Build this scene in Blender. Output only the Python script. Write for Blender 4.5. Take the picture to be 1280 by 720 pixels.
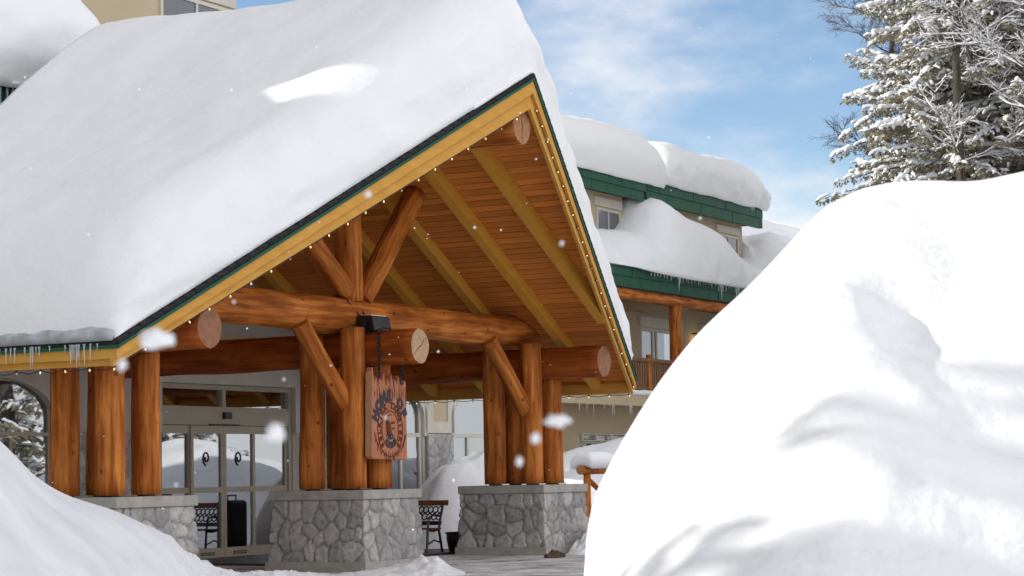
import bpy, bmesh, math, random
import numpy as np
from mathutils import Vector, Matrix, Quaternion, noise
rad = math.radians
for o in list(bpy.data.objects):
    bpy.data.objects.remove(o)
SC = bpy.context.scene
COL = SC.collection
rng = random.Random(7)

# ------------------------------------------------------------------ camera, light, exposure
PITCH, ROLL, FPX = 0.0843, 0.0183, 2736.0
cam_d = bpy.data.cameras.new('camera')
cam = bpy.data.objects.new('camera', cam_d)
COL.objects.link(cam)
cp, sp, cr, sr = math.cos(PITCH), math.sin(PITCH), math.cos(ROLL), math.sin(ROLL)
UP = Vector((0, -sp, cp)); RT = Vector((1, 0, 0)); FW = Vector((0, cp, sp))
cx, cy, cz = RT * cr - UP * sr, UP * cr + RT * sr, -FW
cam.matrix_world = Matrix(((cx.x, cy.x, cz.x, 0), (cx.y, cy.y, cz.y, 0), (cx.z, cy.z, cz.z, 1.33), (0, 0, 0, 1)))
cam_d.sensor_width = 36
cam_d.lens = 36 * FPX / 1280
cam_d.clip_end = 3000
cam_d.dof.use_dof = True
cam_d.dof.focus_distance = 31
cam_d.dof.aperture_fstop = 5.6
SC.camera = cam

SUN_EL = rad(27)
SUN_H = Vector((-0.985, -0.01, 0)).normalized()          # horizontal direction towards the sun
SUN_DIR = SUN_H * math.cos(SUN_EL) + Vector((0, 0, math.sin(SUN_EL)))
sl = bpy.data.lights.new('sun', 'SUN')
sl.energy = 4.6; sl.angle = rad(0.53); sl.color = (1, 0.95, 0.87)
so = bpy.data.objects.new('sun', sl); COL.objects.link(so)
so.rotation_euler = (-SUN_DIR).to_track_quat('-Z', 'Y').to_euler()
so.location = (-30, 0, 40)

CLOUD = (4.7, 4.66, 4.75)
world = bpy.data.worlds.new('World'); SC.world = world; world.use_nodes = True
nt = world.node_tree; nt.nodes.clear()
def wn(t, **k):
    n = nt.nodes.new(t)
    for a, b in k.items(): setattr(n, a, b)
    return n
sky = wn('ShaderNodeTexSky', sky_type='NISHITA')
sky.sun_disc = False; sky.sun_elevation = SUN_EL; sky.sun_rotation = math.atan2(SUN_H.x, SUN_H.y)
sky.altitude = 1200; sky.dust_density = 0.1; sky.ozone_density = 2.0
tc = wn('ShaderNodeTexCoord'); mp = wn('ShaderNodeMapping')
mp.inputs['Scale'].default_value = (1.0, 1.0, 2.4)
mp.inputs['Location'].default_value = (1.4, 0.1, 0.9)
nz = wn('ShaderNodeTexNoise'); nz.inputs['Scale'].default_value = 6.5; nz.inputs['Detail'].default_value = 8; nz.inputs['Roughness'].default_value = .55
# the sky is mostly bright broken cloud with one clear blue opening beyond the lodge
dt = wn('ShaderNodeVectorMath', operation='DOT_PRODUCT'); dt.inputs[1].default_value = (0.06, 0.974, 0.22)
mr = wn('ShaderNodeMapRange', interpolation_type='SMOOTHSTEP'); mr.inputs['From Min'].default_value = .80; mr.inputs['From Max'].default_value = .96; mr.inputs['To Min'].default_value = .30; mr.inputs['To Max'].default_value = -.035
ad = wn('ShaderNodeMath', operation='ADD')
rp = wn('ShaderNodeMapRange', interpolation_type='SMOOTHSTEP'); rp.inputs['From Min'].default_value = .44; rp.inputs['From Max'].default_value = .74; rp.inputs['To Max'].default_value = .88
mx = wn('ShaderNodeMixRGB')
# unseen clouds facing the lodge front, brightened to light its front faces
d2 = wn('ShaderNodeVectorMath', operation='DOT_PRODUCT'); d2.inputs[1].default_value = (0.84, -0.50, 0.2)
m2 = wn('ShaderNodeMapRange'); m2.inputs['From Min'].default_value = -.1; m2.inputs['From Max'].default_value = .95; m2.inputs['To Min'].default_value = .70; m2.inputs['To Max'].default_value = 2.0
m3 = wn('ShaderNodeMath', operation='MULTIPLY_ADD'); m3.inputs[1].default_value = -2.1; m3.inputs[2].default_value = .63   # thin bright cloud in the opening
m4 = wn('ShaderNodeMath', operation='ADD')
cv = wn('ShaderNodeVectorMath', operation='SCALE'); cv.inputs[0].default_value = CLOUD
bg = wn('ShaderNodeBackground'); bg.inputs['Strength'].default_value = 0.15
wo = wn('ShaderNodeOutputWorld')
L = nt.links.new
L(tc.outputs['Generated'], mp.inputs['Vector']); L(mp.outputs[0], nz.inputs['Vector'])
L(tc.outputs['Generated'], dt.inputs[0]); L(dt.outputs['Value'], mr.inputs['Value'])
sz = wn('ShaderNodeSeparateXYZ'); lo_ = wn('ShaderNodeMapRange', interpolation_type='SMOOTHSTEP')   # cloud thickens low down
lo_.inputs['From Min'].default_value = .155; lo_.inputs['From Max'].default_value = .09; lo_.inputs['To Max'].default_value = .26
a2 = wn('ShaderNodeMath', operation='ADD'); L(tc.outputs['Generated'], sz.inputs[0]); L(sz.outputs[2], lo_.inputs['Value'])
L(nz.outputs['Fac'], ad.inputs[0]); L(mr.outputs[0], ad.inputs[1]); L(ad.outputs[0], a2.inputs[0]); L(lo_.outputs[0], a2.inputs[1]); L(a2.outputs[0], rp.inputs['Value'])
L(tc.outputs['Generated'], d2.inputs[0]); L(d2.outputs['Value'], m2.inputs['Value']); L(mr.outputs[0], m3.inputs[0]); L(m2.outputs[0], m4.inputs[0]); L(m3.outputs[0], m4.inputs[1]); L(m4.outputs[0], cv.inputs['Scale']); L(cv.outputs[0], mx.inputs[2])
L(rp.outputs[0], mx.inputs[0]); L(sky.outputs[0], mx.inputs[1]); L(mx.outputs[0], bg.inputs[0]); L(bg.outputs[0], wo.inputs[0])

SC.view_settings.view_transform = 'Standard'
SC.view_settings.look = 'None'
SC.view_settings.gamma = 1
SC.view_settings.use_curve_mapping = False
SC.view_settings.exposure = 0.06
SC.render.engine = 'CYCLES'
SC.cycles.max_bounces = 8
SC.cycles.use_denoising = True

# ------------------------------------------------------------------ the frame of the lodge: u out of its front, v along it, w up
TH = 1.0773
ANG = TH - math.pi / 2
MO = Vector((-2.109, 30.468, 0))
RV = Vector((math.sin(TH), -math.cos(TH), 0)); TV = Vector((math.cos(TH), math.sin(TH), 0))
def W(u, v, w): return MO + RV * u + TV * v + Vector((0, 0, w))
BASE = {}

def props(o, label=None, cat=None, group=None, kind=None):
    if label: o['label'] = label
    if cat: o['category'] = cat
    if group: o['group'] = group
    if kind: o['kind'] = kind
    return o

def thing(name, label, cat, base=(0, 0, 0), group=None, world=False):
    o = bpy.data.objects.new(name, None); COL.objects.link(o)
    o.empty_display_size = .2
    if world: o.location = base
    else:
        o.location = W(*base); o.rotation_euler = (0, 0, ANG)
    BASE[o] = Vector(base)
    return props(o, label, cat, group)

def mk(name, V, Fc, mat, parent=None, smooth=False, base=None, world=False, col=None, colname='tint'):
    """one mesh object; V in lodge coordinates (or world ones) and moved to the base of its thing"""
    if parent is not None: b = BASE[parent]
    else: b = Vector(base or (0, 0, 0))
    A = np.array(V, dtype=float).reshape(-1, 3) - np.array(b)
    me = bpy.data.meshes.new(name)
    me.from_pydata(A.tolist(), [], [tuple(int(i) for i in f) for f in Fc])
    me.validate(); me.update()
    me.materials.append(mat)
    if smooth: me.polygons.foreach_set('use_smooth', [True] * len(me.polygons))
    if col is not None:
        at = me.color_attributes.new(colname, 'FLOAT_COLOR', 'POINT')
        at.data.foreach_set('color', np.asarray(col, dtype=np.float32).ravel())
    o = bpy.data.objects.new(name, me); COL.objects.link(o)
    if parent is not None: o.parent = parent
    elif world: o.location = b
    else:
        o.location = W(*b); o.rotation_euler = (0, 0, ANG)
    BASE[o] = b
    return o

class MB:
    def __init__(s): s.v = []; s.f = []
    def add(s, V, F):
        n = len(s.v); s.v += [tuple(p) for p in V]; s.f += [tuple(i + n for i in f) for f in F]; return s
    def box(s, a, b):
        x0, x1 = sorted((a[0], b[0])); y0, y1 = sorted((a[1], b[1])); z0, z1 = sorted((a[2], b[2]))
        return s.add([(x0, y0, z0), (x1, y0, z0), (x1, y1, z0), (x0, y1, z0), (x0, y0, z1), (x1, y0, z1), (x1, y1, z1), (x0, y1, z1)],
                     [(0, 3, 2, 1), (4, 5, 6, 7), (0, 1, 5, 4), (1, 2, 6, 5), (2, 3, 7, 6), (3, 0, 4, 7)])
    def prism(s, P0, P1):
        """two matching polygons joined to a solid"""
        n = len(P0)
        return s.add(list(P0) + list(P1), [tuple(range(n))[::-1], tuple(range(n, 2 * n))] + [(i, (i + 1) % n, n + (i + 1) % n, n + i) for i in range(n)])
    def tube(s, pts, r, n=8, cap=True):
        pts = [Vector(p) for p in pts]; rr = r if isinstance(r, (list, tuple)) else [r] * len(pts)
        rings = []; up = None
        for i, p in enumerate(pts):
            d = (pts[min(i + 1, len(pts) - 1)] - pts[max(i - 1, 0)]).normalized()
            if up is None:
                up = d.orthogonal().normalized()
            else:
                up = (up - d * up.dot(d)).normalized()
            sd = d.cross(up)
            rings.append([p + (up * math.cos(2 * math.pi * k / n) + sd * math.sin(2 * math.pi * k / n)) * rr[i] for k in range(n)])
        V = [p for rg in rings for p in rg]
        F = [(i * n + k, i * n + (k + 1) % n, (i + 1) * n + (k + 1) % n, (i + 1) * n + k) for i in range(len(pts) - 1) for k in range(n)]
        if cap: F += [tuple(range(n))[::-1], tuple(range((len(pts) - 1) * n, len(pts) * n))]
        return s.add(V, F)
    def build(s, name, mat, parent=None, **k): return mk(name, s.v, s.f, mat, parent, **k)

def bevel(o, w=.01, seg=2):
    m = o.modifiers.new('bevel', 'BEVEL'); m.width = w; m.segments = seg; m.limit_method = 'ANGLE'; m.angle_limit = rad(40)
    return o

# ------------------------------------------------------------------ materials
def newmat(name):
    m = bpy.data.materials.new(name); m.use_nodes = True
    t = m.node_tree; t.nodes.clear()
    out = t.nodes.new('ShaderNodeOutputMaterial'); b = t.nodes.new('ShaderNodeBsdfPrincipled')
    t.links.new(b.outputs[0], out.inputs[0])
    return m, t, b
def nd(t, ty, **k):
    n = t.nodes.new(ty)
    for a, v in k.items():
        if a in n.inputs: n.inputs[a].default_value = v
        else: setattr(n, a, v)
    return n
def ramp(t, stops):
    r = t.nodes.new('ShaderNodeValToRGB'); e = r.color_ramp.elements
    while len(e) < len(stops): e.new(0.5)
    for el, (p, c) in zip(e, stops):
        el.position = p; el.color = (c, c, c, 1) if not isinstance(c, (tuple, list)) else (*c, 1)
    return r
def noise_mat(name, c0, c1, scale=5, rough=.6, bump=.2, bscale=40, stretch=(1, 1, 1), detail=5, spec=.3, bdist=.01, metallic=0):
    m, t, b = newmat(name)
    tcn = nd(t, 'ShaderNodeTexCoord'); mpn = nd(t, 'ShaderNodeMapping'); mpn.inputs['Scale'].default_value = stretch
    n1 = nd(t, 'ShaderNodeTexNoise', Scale=scale, Detail=detail); r = ramp(t, [(.3, c0), (.7, c1)])
    n2 = nd(t, 'ShaderNodeTexNoise', Scale=bscale, Detail=4); bp = nd(t, 'ShaderNodeBump', Strength=bump, Distance=bdist)
    l = t.links.new
    l(tcn.outputs['Object'], mpn.inputs[0]); l(mpn.outputs[0], n1.inputs['Vector']); l(mpn.outputs[0], n2.inputs['Vector'])
    l(n1.outputs['Fac'], r.inputs[0]); l(r.outputs[0], b.inputs['Base Color']); l(n2.outputs['Fac'], bp.inputs['Height']); l(bp.outputs[0], b.inputs['Normal'])
    b.inputs['Roughness'].default_value = rough; b.inputs['Specular IOR Level'].default_value = spec; b.inputs['Metallic'].default_value = metallic
    return m

def snow_mat(name, c0, c1, bump=.35, fine=26, coarse=2.2, dirt=0.0, strata=0.0):
    m, t, b = newmat(name); l = t.links.new
    g = nd(t, 'ShaderNodeTexCoord')
    n1 = nd(t, 'ShaderNodeTexNoise', Scale=coarse, Detail=6); r = ramp(t, [(.3, c0), (.7, c1)])
    l(g.outputs['Object'], n1.inputs['Vector']); l(n1.outputs['Fac'], r.inputs[0])
    last = r.outputs[0]
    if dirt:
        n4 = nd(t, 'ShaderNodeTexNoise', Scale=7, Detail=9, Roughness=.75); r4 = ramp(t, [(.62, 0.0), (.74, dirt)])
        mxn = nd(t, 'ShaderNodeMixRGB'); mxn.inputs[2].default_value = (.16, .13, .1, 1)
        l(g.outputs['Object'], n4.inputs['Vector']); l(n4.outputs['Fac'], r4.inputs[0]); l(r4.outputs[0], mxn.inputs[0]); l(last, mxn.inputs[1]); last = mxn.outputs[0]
    l(last, b.inputs['Base Color'])
    n2 = nd(t, 'ShaderNodeTexNoise', Scale=fine, Detail=6, Roughness=.65); n3 = nd(t, 'ShaderNodeTexNoise', Scale=coarse * 2.2, Detail=4)
    bp = nd(t, 'ShaderNodeBump', Strength=bump, Distance=.012); bp2 = nd(t, 'ShaderNodeBump', Strength=bump * .8, Distance=.10)
    l(g.outputs['Object'], n2.inputs['Vector']); l(g.outputs['Object'], n3.inputs['Vector'])
    l(n3.outputs['Fac'], bp2.inputs['Height']); l(n2.outputs['Fac'], bp.inputs['Height']); l(bp2.outputs[0], bp.inputs['Normal'])
    nl = bp.outputs[0]
    if strata:
        mpn = nd(t, 'ShaderNodeMapping'); mpn.inputs['Scale'].default_value = (.35, .35, 5)
        n5 = nd(t, 'ShaderNodeTexNoise', Scale=1.6, Detail=4); bp3 = nd(t, 'ShaderNodeBump', Strength=strata, Distance=.06)
        l(g.outputs['Object'], mpn.inputs[0]); l(mpn.outputs[0], n5.inputs['Vector']); l(n5.outputs['Fac'], bp3.inputs['Height']); l(nl, bp3.inputs['Normal']); nl = bp3.outputs[0]
    l(nl, b.inputs['Normal'])
    b.inputs['Roughness'].default_value = .75; b.inputs['Specular IOR Level'].default_value = .12
    return m

SNOW = snow_mat('fresh_snow', (.86, .88, .91), (.90, .91, .93), bump=.30)
SNOWROOF = snow_mat('packed_roof_snow', (.875, .885, .90), (.89, .90, .915), bump=.36, coarse=1.2, strata=.12)
SNOWBANK = snow_mat('ploughed_snow', (.86, .87, .89), (.91, .92, .93), bump=.55, fine=40, coarse=2.0)
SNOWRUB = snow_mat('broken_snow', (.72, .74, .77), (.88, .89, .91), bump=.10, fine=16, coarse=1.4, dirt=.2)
ICEBAND = noise_mat('grey_ice', (.30, .33, .35), (.55, .58, .60), scale=6, rough=.25, bump=.5, bscale=14, spec=.5)
GREEN = noise_mat('green_metal', (.018, .088, .054), (.025, .108, .066), scale=3, rough=.6, bump=.05, spec=.2)
SHINGLE = noise_mat('black_shingle', (.012, .013, .014), (.035, .036, .036), scale=20, rough=.9, bump=.6, bscale=60)
STUCCO = noise_mat('beige_stucco', (.50, .405, .27), (.55, .45, .305), scale=1.2, rough=.9, bump=.35, bscale=140)
STUCCOGREY = noise_mat('grey_stucco', (.46, .435, .39), (.52, .495, .445), scale=1.2, rough=.9, bump=.3, bscale=140)
CREAM = noise_mat('cream_trim', (.58, .54, .46), (.64, .60, .52), scale=3, rough=.6, bump=.08)
TRIM = noise_mat('light_trim', (.55, .53, .48), (.62, .60, .55), scale=3, rough=.55, bump=.05)
BRONZE = noise_mat('bronze_frame', (.40, .355, .27), (.46, .41, .32), scale=4, rough=.42, bump=.03, spec=.5)
CONCRETE = noise_mat('cast_concrete', (.33, .315, .285), (.45, .43, .395), scale=7, rough=.85, bump=.35, bscale=60)
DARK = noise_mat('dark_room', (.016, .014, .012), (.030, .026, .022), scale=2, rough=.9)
BLACK = noise_mat('black_metal', (.012, .012, .013), (.022, .022, .024), scale=8, rough=.4, bump=.1, spec=.5)
DRAPE = noise_mat('pale_curtain', (.30, .31, .33), (.40, .41, .43), scale=6, rough=.9, stretch=(1, 8, .2))
ASPH = noise_mat('flat_roofing', (.05, .05, .055), (.08, .08, .085), scale=6, rough=.9)
SOIL = noise_mat('brown_soil', (.06, .04, .028), (.13, .09, .06), scale=14, rough=1, bump=.8)
NAVY = noise_mat('dark_plastic', (.012, .016, .028), (.02, .026, .04), scale=5, rough=.4, spec=.5)
REDWOOD = noise_mat('stained_slat', (.16, .055, .025), (.26, .09, .04), scale=4, rough=.5, stretch=(1, 1, 12))
CHAINM = noise_mat('chain_steel', (.02, .02, .022), (.05, .05, .055), scale=20, rough=.45, metallic=.8)
LETTERD = noise_mat('dark_paint', (.035, .035, .045), (.07, .065, .08), scale=40, rough=.7)
CARVE = noise_mat('carved_groove', (.11, .028, .012), (.17, .045, .02), scale=30, rough=.8)
CEDAR = noise_mat('carved_cedar', (.42, .145, .078), (.57, .245, .14), scale=3, rough=.75, bump=.6, bscale=24, stretch=(6, 6, .6), spec=.25)
CEDAREDGE = noise_mat('pale_cedar', (.44, .24, .12), (.56, .33, .17), scale=5, rough=.8, bump=.4, bscale=30, stretch=(4, 4, .4))
FLAG = noise_mat('wet_paving', (.030, .029, .028), (.075, .072, .068), scale=5, rough=.45, bump=.5, bscale=30)

def wood_log(name, lo, hi, dark, knots=.7, crack=1.0):
    m, t, b = newmat(name); l = t.links.new
    g = nd(t, 'ShaderNodeTexCoord'); oi = nd(t, 'ShaderNodeObjectInfo')
    sc = nd(t, 'ShaderNodeVectorMath', operation='SCALE'); sc.inputs[0].default_value = (13, 7, 29)
    l(oi.outputs['Random'], sc.inputs['Scale'])
    ad = nd(t, 'ShaderNodeVectorMath', operation='ADD'); l(g.outputs['Object'], ad.inputs[0]); l(sc.outputs[0], ad.inputs[1])
    mpn = nd(t, 'ShaderNodeMapping'); mpn.inputs['Scale'].default_value = (13, 13, 1.1); l(ad.outputs[0], mpn.inputs[0])
    n1 = nd(t, 'ShaderNodeTexNoise', Scale=1.0, Detail=7, Roughness=.62, Distortion=.3); l(mpn.outputs[0], n1.inputs['Vector'])
    r1 = ramp(t, [(.26, tuple(a * .8 for a in lo)), (.42, lo), (.54, tuple((a + c) / 2 for a, c in zip(lo, hi))), (.68, hi), (.80, tuple(min(.85, c * 1.25 + .03) for c in hi))]); l(n1.outputs['Fac'], r1.inputs[0])
    # broad stain patches
    n2 = nd(t, 'ShaderNodeTexNoise', Scale=2.3, Detail=4); mp2 = nd(t, 'ShaderNodeMapping'); mp2.inputs['Scale'].default_value = (1.6, 1.6, .55)
    l(ad.outputs[0], mp2.inputs[0]); l(mp2.outputs[0], n2.inputs['Vector'])
    r2 = ramp(t, [(.34, (.68, .62, .58)), (.62, (1.1, 1.08, 1.05))]); l(n2.outputs['Fac'], r2.inputs[0])
    m1 = nd(t, 'ShaderNodeMixRGB', blend_type='MULTIPLY'); m1.inputs[0].default_value = 1
    l(r1.outputs[0], m1.inputs[1]); l(r2.outputs[0], m1.inputs[2])
    # knots
    vo = nd(t, 'ShaderNodeTexVoronoi', Scale=3.4); vo.inputs['Randomness'].default_value = 1
    mp3 = nd(t, 'ShaderNodeMapping'); mp3.inputs['Scale'].default_value = (1.25, 1.25, 1.0); l(ad.outputs[0], mp3.inputs[0]); l(mp3.outputs[0], vo.inputs['Vector'])
    r3 = ramp(t, [(.0, knots), (.06, knots), (.15, 0.0)]); l(vo.outputs['Distance'], r3.inputs[0])
    m2 = nd(t, 'ShaderNodeMixRGB'); m2.inputs[2].default_value = (*dark, 1); l(r3.outputs[0], m2.inputs[0]); l(m1.outputs[0], m2.inputs[1])
    # one long drying check that wanders along the log
    gr = nd(t, 'ShaderNodeTexGradient', gradient_type='RADIAL')
    dn = nd(t, 'ShaderNodeTexNoise', Scale=1.1, Detail=3); l(ad.outputs[0], dn.inputs['Vector'])
    rt = nd(t, 'ShaderNodeVectorRotate', rotation_type='Z_AXIS')
    am = nd(t, 'ShaderNodeMath', operation='MULTIPLY_ADD'); am.inputs[1].default_value = 1.5; l(dn.outputs['Fac'], am.inputs[0])
    ra = nd(t, 'ShaderNodeMath', operation='MULTIPLY'); ra.inputs[1].default_value = 40.0; l(oi.outputs['Random'], ra.inputs[0]); l(ra.outputs[0], am.inputs[2])
    l(g.outputs['Object'], rt.inputs['Vector']); l(am.outputs[0], rt.inputs['Angle']); l(rt.outputs[0], gr.inputs['Vector'])
    r4 = ramp(t, [(.493, 0.0), (.499, crack), (.503, crack), (.508, 0.0)]); l(gr.outputs['Fac'], r4.inputs[0])
    n6 = nd(t, 'ShaderNodeTexNoise', Scale=.7, Detail=2); l(ad.outputs[0], n6.inputs['Vector']); r6 = ramp(t, [(.45, 0.0), (.5, 1.0)]); l(n6.outputs['Fac'], r6.inputs[0])
    mm = nd(t, 'ShaderNodeMath', operation='MULTIPLY'); l(r4.outputs[0], mm.inputs[0]); l(r6.outputs[0], mm.inputs[1])
    m3 = nd(t, 'ShaderNodeMixRGB'); m3.inputs[2].default_value = (.012, .006, .003, 1); l(mm.outputs[0], m3.inputs[0]); l(m2.outputs[0], m3.inputs[1])
    l(m3.outputs[0], b.inputs['Base Color'])
    bp = nd(t, 'ShaderNodeBump', Strength=.35, Distance=.012); l(n1.outputs['Fac'], bp.inputs['Height'])
    bp2 = nd(t, 'ShaderNodeBump', Strength=.8, Distance=.02, invert=True); l(mm.outputs[0], bp2.inputs['Height']); l(bp.outputs[0], bp2.inputs['Normal']); l(bp2.outputs[0], b.inputs['Normal'])
    b.inputs['Roughness'].default_value = .62; b.inputs['Specular IOR Level'].default_value = .12
    return m
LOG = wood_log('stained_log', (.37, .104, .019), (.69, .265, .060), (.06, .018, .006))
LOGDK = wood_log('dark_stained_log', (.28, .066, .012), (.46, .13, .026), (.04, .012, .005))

def end_grain(name, c0, c1):
    m, t, b = newmat(name); l = t.links.new
    g = nd(t, 'ShaderNodeTexCoord'); n0 = nd(t, 'ShaderNodeTexNoise', Scale=3, Detail=3)
    l(g.outputs['Object'], n0.inputs['Vector'])
    ad = nd(t, 'ShaderNodeMixRGB', blend_type='ADD'); ad.inputs[0].default_value = .06; l(g.outputs['Object'], ad.inputs[1]); l(n0.outputs['Color'], ad.inputs[2])
    sx = nd(t, 'ShaderNodeSeparateXYZ'); l(ad.outputs[0], sx.inputs[0]); cb = nd(t, 'ShaderNodeCombineXYZ'); l(sx.outputs[0], cb.inputs[0]); l(sx.outputs[1], cb.inputs[1])
    le = nd(t, 'ShaderNodeVectorMath', operation='LENGTH'); l(cb.outputs[0], le.inputs[0])
    mu = nd(t, 'ShaderNodeMath', operation='MULTIPLY'); mu.inputs[1].default_value = 230; l(le.outputs['Value'], mu.inputs[0])
    sn = nd(t, 'ShaderNodeMath', operation='SINE'); l(mu.outputs[0], sn.inputs[0])
    r = ramp(t, [(.0, c0), (1, c1)]); mr = nd(t, 'ShaderNodeMapRange'); mr.inputs['From Min'].default_value = -1; l(sn.outputs[0], mr.inputs['Value']); l(mr.outputs[0], r.inputs[0])
    n2 = nd(t, 'ShaderNodeTexNoise', Scale=9, Detail=5); l(g.outputs['Object'], n2.inputs['Vector']); r2 = ramp(t, [(.3, .75), (.65, 1.08)]); l(n2.outputs['Fac'], r2.inputs[0])
    m1 = nd(t, 'ShaderNodeMixRGB', blend_type='MULTIPLY'); m1.inputs[0].default_value = 1; l(r.outputs[0], m1.inputs[1]); l(r2.outputs[0], m1.inputs[2])
    l(m1.outputs[0], b.inputs['Base Color']); b.inputs['Roughness'].default_value = .8
    return m
ENDPALE = end_grain('pale_end_grain', (.47, .30, .16), (.57, .385, .225))
ENDRED = end_grain('red_end_grain', (.28, .115, .06), (.35, .16, .09))
ENDTAN = end_grain('tan_end_grain', (.36, .17, .07), (.43, .22, .10))

def board_mat(name, c0, c1, plank=None, axis=1, rough=.6, sc=(1.2, 10, 10)):
    """painted or stained boards; plank = width of the tongue-and-groove boards along one axis"""
    m, t, b = newmat(name); l = t.links.new
    g = nd(t, 'ShaderNodeTexCoord'); mpn = nd(t, 'ShaderNodeMapping'); mpn.inputs['Scale'].default_value = sc
    l(g.outputs['Object'], mpn.inputs[0])
    n1 = nd(t, 'ShaderNodeTexNoise', Scale=1.5, Detail=6, Roughness=.6); l(mpn.outputs[0], n1.inputs['Vector'])
    r = ramp(t, [(.28, c0), (.72, c1)]); l(n1.outputs['Fac'], r.inputs[0]); last = r.outputs[0]
    bp = nd(t, 'ShaderNodeBump', Strength=.15, Distance=.006); l(n1.outputs['Fac'], bp.inputs['Height'])
    if plank:
        sx = nd(t, 'ShaderNodeSeparateXYZ'); l(g.outputs['Object'], sx.inputs[0])
        dv = nd(t, 'ShaderNodeMath', operation='DIVIDE'); dv.inputs[1].default_value = plank; l(sx.outputs[axis], dv.inputs[0])
        fr = nd(t, 'ShaderNodeMath', operation='FRACT'); l(dv.outputs[0], fr.inputs[0])
        fl = nd(t, 'ShaderNodeMath', operation='FLOOR'); l(dv.outputs[0], fl.inputs[0])
        wn_ = nd(t, 'ShaderNodeTexWhiteNoise', noise_dimensions='1D'); l(fl.outputs[0], wn_.inputs['W'])
        rw = ramp(t, [(0, .78), (1, 1.12)]); l(wn_.outputs['Value'], rw.inputs[0])
        m1 = nd(t, 'ShaderNodeMixRGB', blend_type='MULTIPLY'); m1.inputs[0].default_value = 1; l(last, m1.inputs[1]); l(rw.outputs[0], m1.inputs[2])
        rg = ramp(t, [(0, 0.0), (.05, 1.0), (.95, 1.0), (1, 0.0)]); l(fr.outputs[0], rg.inputs[0])
        m2 = nd(t, 'ShaderNodeMixRGB'); m2.inputs[1].default_value = (c0[0] * .2, c0[1] * .2, c0[2] * .2, 1); l(rg.outputs[0], m2.inputs[0]); l(m1.outputs[0], m2.inputs[2]); last = m2.outputs[0]
        b2 = nd(t, 'ShaderNodeBump', Strength=.8, Distance=.012); l(rg.outputs[0], b2.inputs['Height']); l(bp.outputs[0], b2.inputs['Normal']); bp = b2
    l(last, b.inputs['Base Color']); l(bp.outputs[0], b.inputs['Normal'])
    b.inputs['Roughness'].default_value = rough; b.inputs['Specular IOR Level'].default_value = .1
    return m
YELLOW = board_mat('ochre_board', (.57, .285, .055), (.68, .365, .085), sc=(2, 2, 6))
YELLOWDK = board_mat('ochre_rafter', (.60, .29, .040), (.70, .35, .058), sc=(8, 1.2, 8))
CEIL = board_mat('ceiling_boards', (.58, .185, .035), (.76, .28, .062), plank=.125, axis=1, sc=(1.0, 9, 9))
RAILW = board_mat('weathered_rail', (.16, .085, .042), (.27, .15, .08), sc=(7, 7, 1.2))

def stone_mat():
    m, t, b = newmat('fieldstone'); l = t.links.new
    at = nd(t, 'ShaderNodeAttribute', attribute_name='tint'); sx = nd(t, 'ShaderNodeSeparateColor'); l(at.outputs['Color'], sx.inputs[0])
    g = nd(t, 'ShaderNodeTexCoord'); n1 = nd(t, 'ShaderNodeTexNoise', Scale=11, Detail=8, Roughness=.7); l(g.outputs['Object'], n1.inputs['Vector'])
    r = ramp(t, [(0, (.33, .325, .32)), (.3, (.40, .39, .38)), (.6, (.47, .45, .415)), (1, (.56, .54, .51))]); l(sx.outputs[0], r.inputs[0])
    r2 = ramp(t, [(.28, .55), (.7, 1.2)]); l(n1.outputs['Fac'], r2.inputs[0])
    m1 = nd(t, 'ShaderNodeMixRGB', blend_type='MULTIPLY'); m1.inputs[0].default_value = 1; l(r.outputs[0], m1.inputs[1]); l(r2.outputs[0], m1.inputs[2])
    m2 = nd(t, 'ShaderNodeMixRGB'); m2.inputs[2].default_value = (.23, .22, .21, 1); l(sx.outputs[1], m2.inputs[0]); l(m1.outputs[0], m2.inputs[1])
    l(m2.outputs[0], b.inputs['Base Color'])
    bp = nd(t, 'ShaderNodeBump', Strength=.7, Distance=.02); l(n1.outputs['Fac'], bp.inputs['Height']); l(bp.outputs[0], b.inputs['Normal'])
    b.inputs['Roughness'].default_value = .85; b.inputs['Specular IOR Level'].default_value = .25
    return m
STONE = stone_mat()

def glass_mat(name, refl=.42, tint=(.55, .58, .6)):
    m = bpy.data.materials.new(name); m.use_nodes = True; t = m.node_tree; t.nodes.clear(); l = t.links.new
    out = nd(t, 'ShaderNodeOutputMaterial'); mxs = nd(t, 'ShaderNodeMixShader'); mxs.inputs[0].default_value = refl
    tr = nd(t, 'ShaderNodeBsdfTransparent'); tr.inputs[0].default_value = (*tint, 1)
    gl = nd(t, 'ShaderNodeBsdfGlossy', Roughness=.012); gl.inputs[0].default_value = (.92, .95, 1, 1)
    g = nd(t, 'ShaderNodeTexCoord'); n1 = nd(t, 'ShaderNodeTexNoise', Scale=.9, Detail=1); bp = nd(t, 'ShaderNodeBump', Strength=.04, Distance=.03)
    l(g.outputs['Object'], n1.inputs['Vector']); l(n1.outputs['Fac'], bp.inputs['Height']); l(bp.outputs[0], gl.inputs['Normal'])
    l(tr.outputs[0], mxs.inputs[1]); l(gl.outputs[0], mxs.inputs[2]); l(mxs.outputs[0], out.inputs[0])
    return m
GLASS = glass_mat('window_glass', .42)
GLASSWING = glass_mat('wing_window_glass', .28)
def ice_mat():
    m, t, b = newmat('clear_ice')
    b.inputs['Base Color'].default_value = (.90, .94, .97, 1); b.inputs['Roughness'].default_value = .12
    b.inputs['Transmission Weight'].default_value = .65; b.inputs['IOR'].default_value = 1.31
    return m
ICE = ice_mat()
def emit_mat(name, c, s):
    m, t, b = newmat(name); b.inputs['Base Color'].default_value = (*c, 1); b.inputs['Emission Color'].default_value = (*c, 1); b.inputs['Emission Strength'].default_value = s
    b.inputs['Roughness'].default_value = .2
    return m
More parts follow.
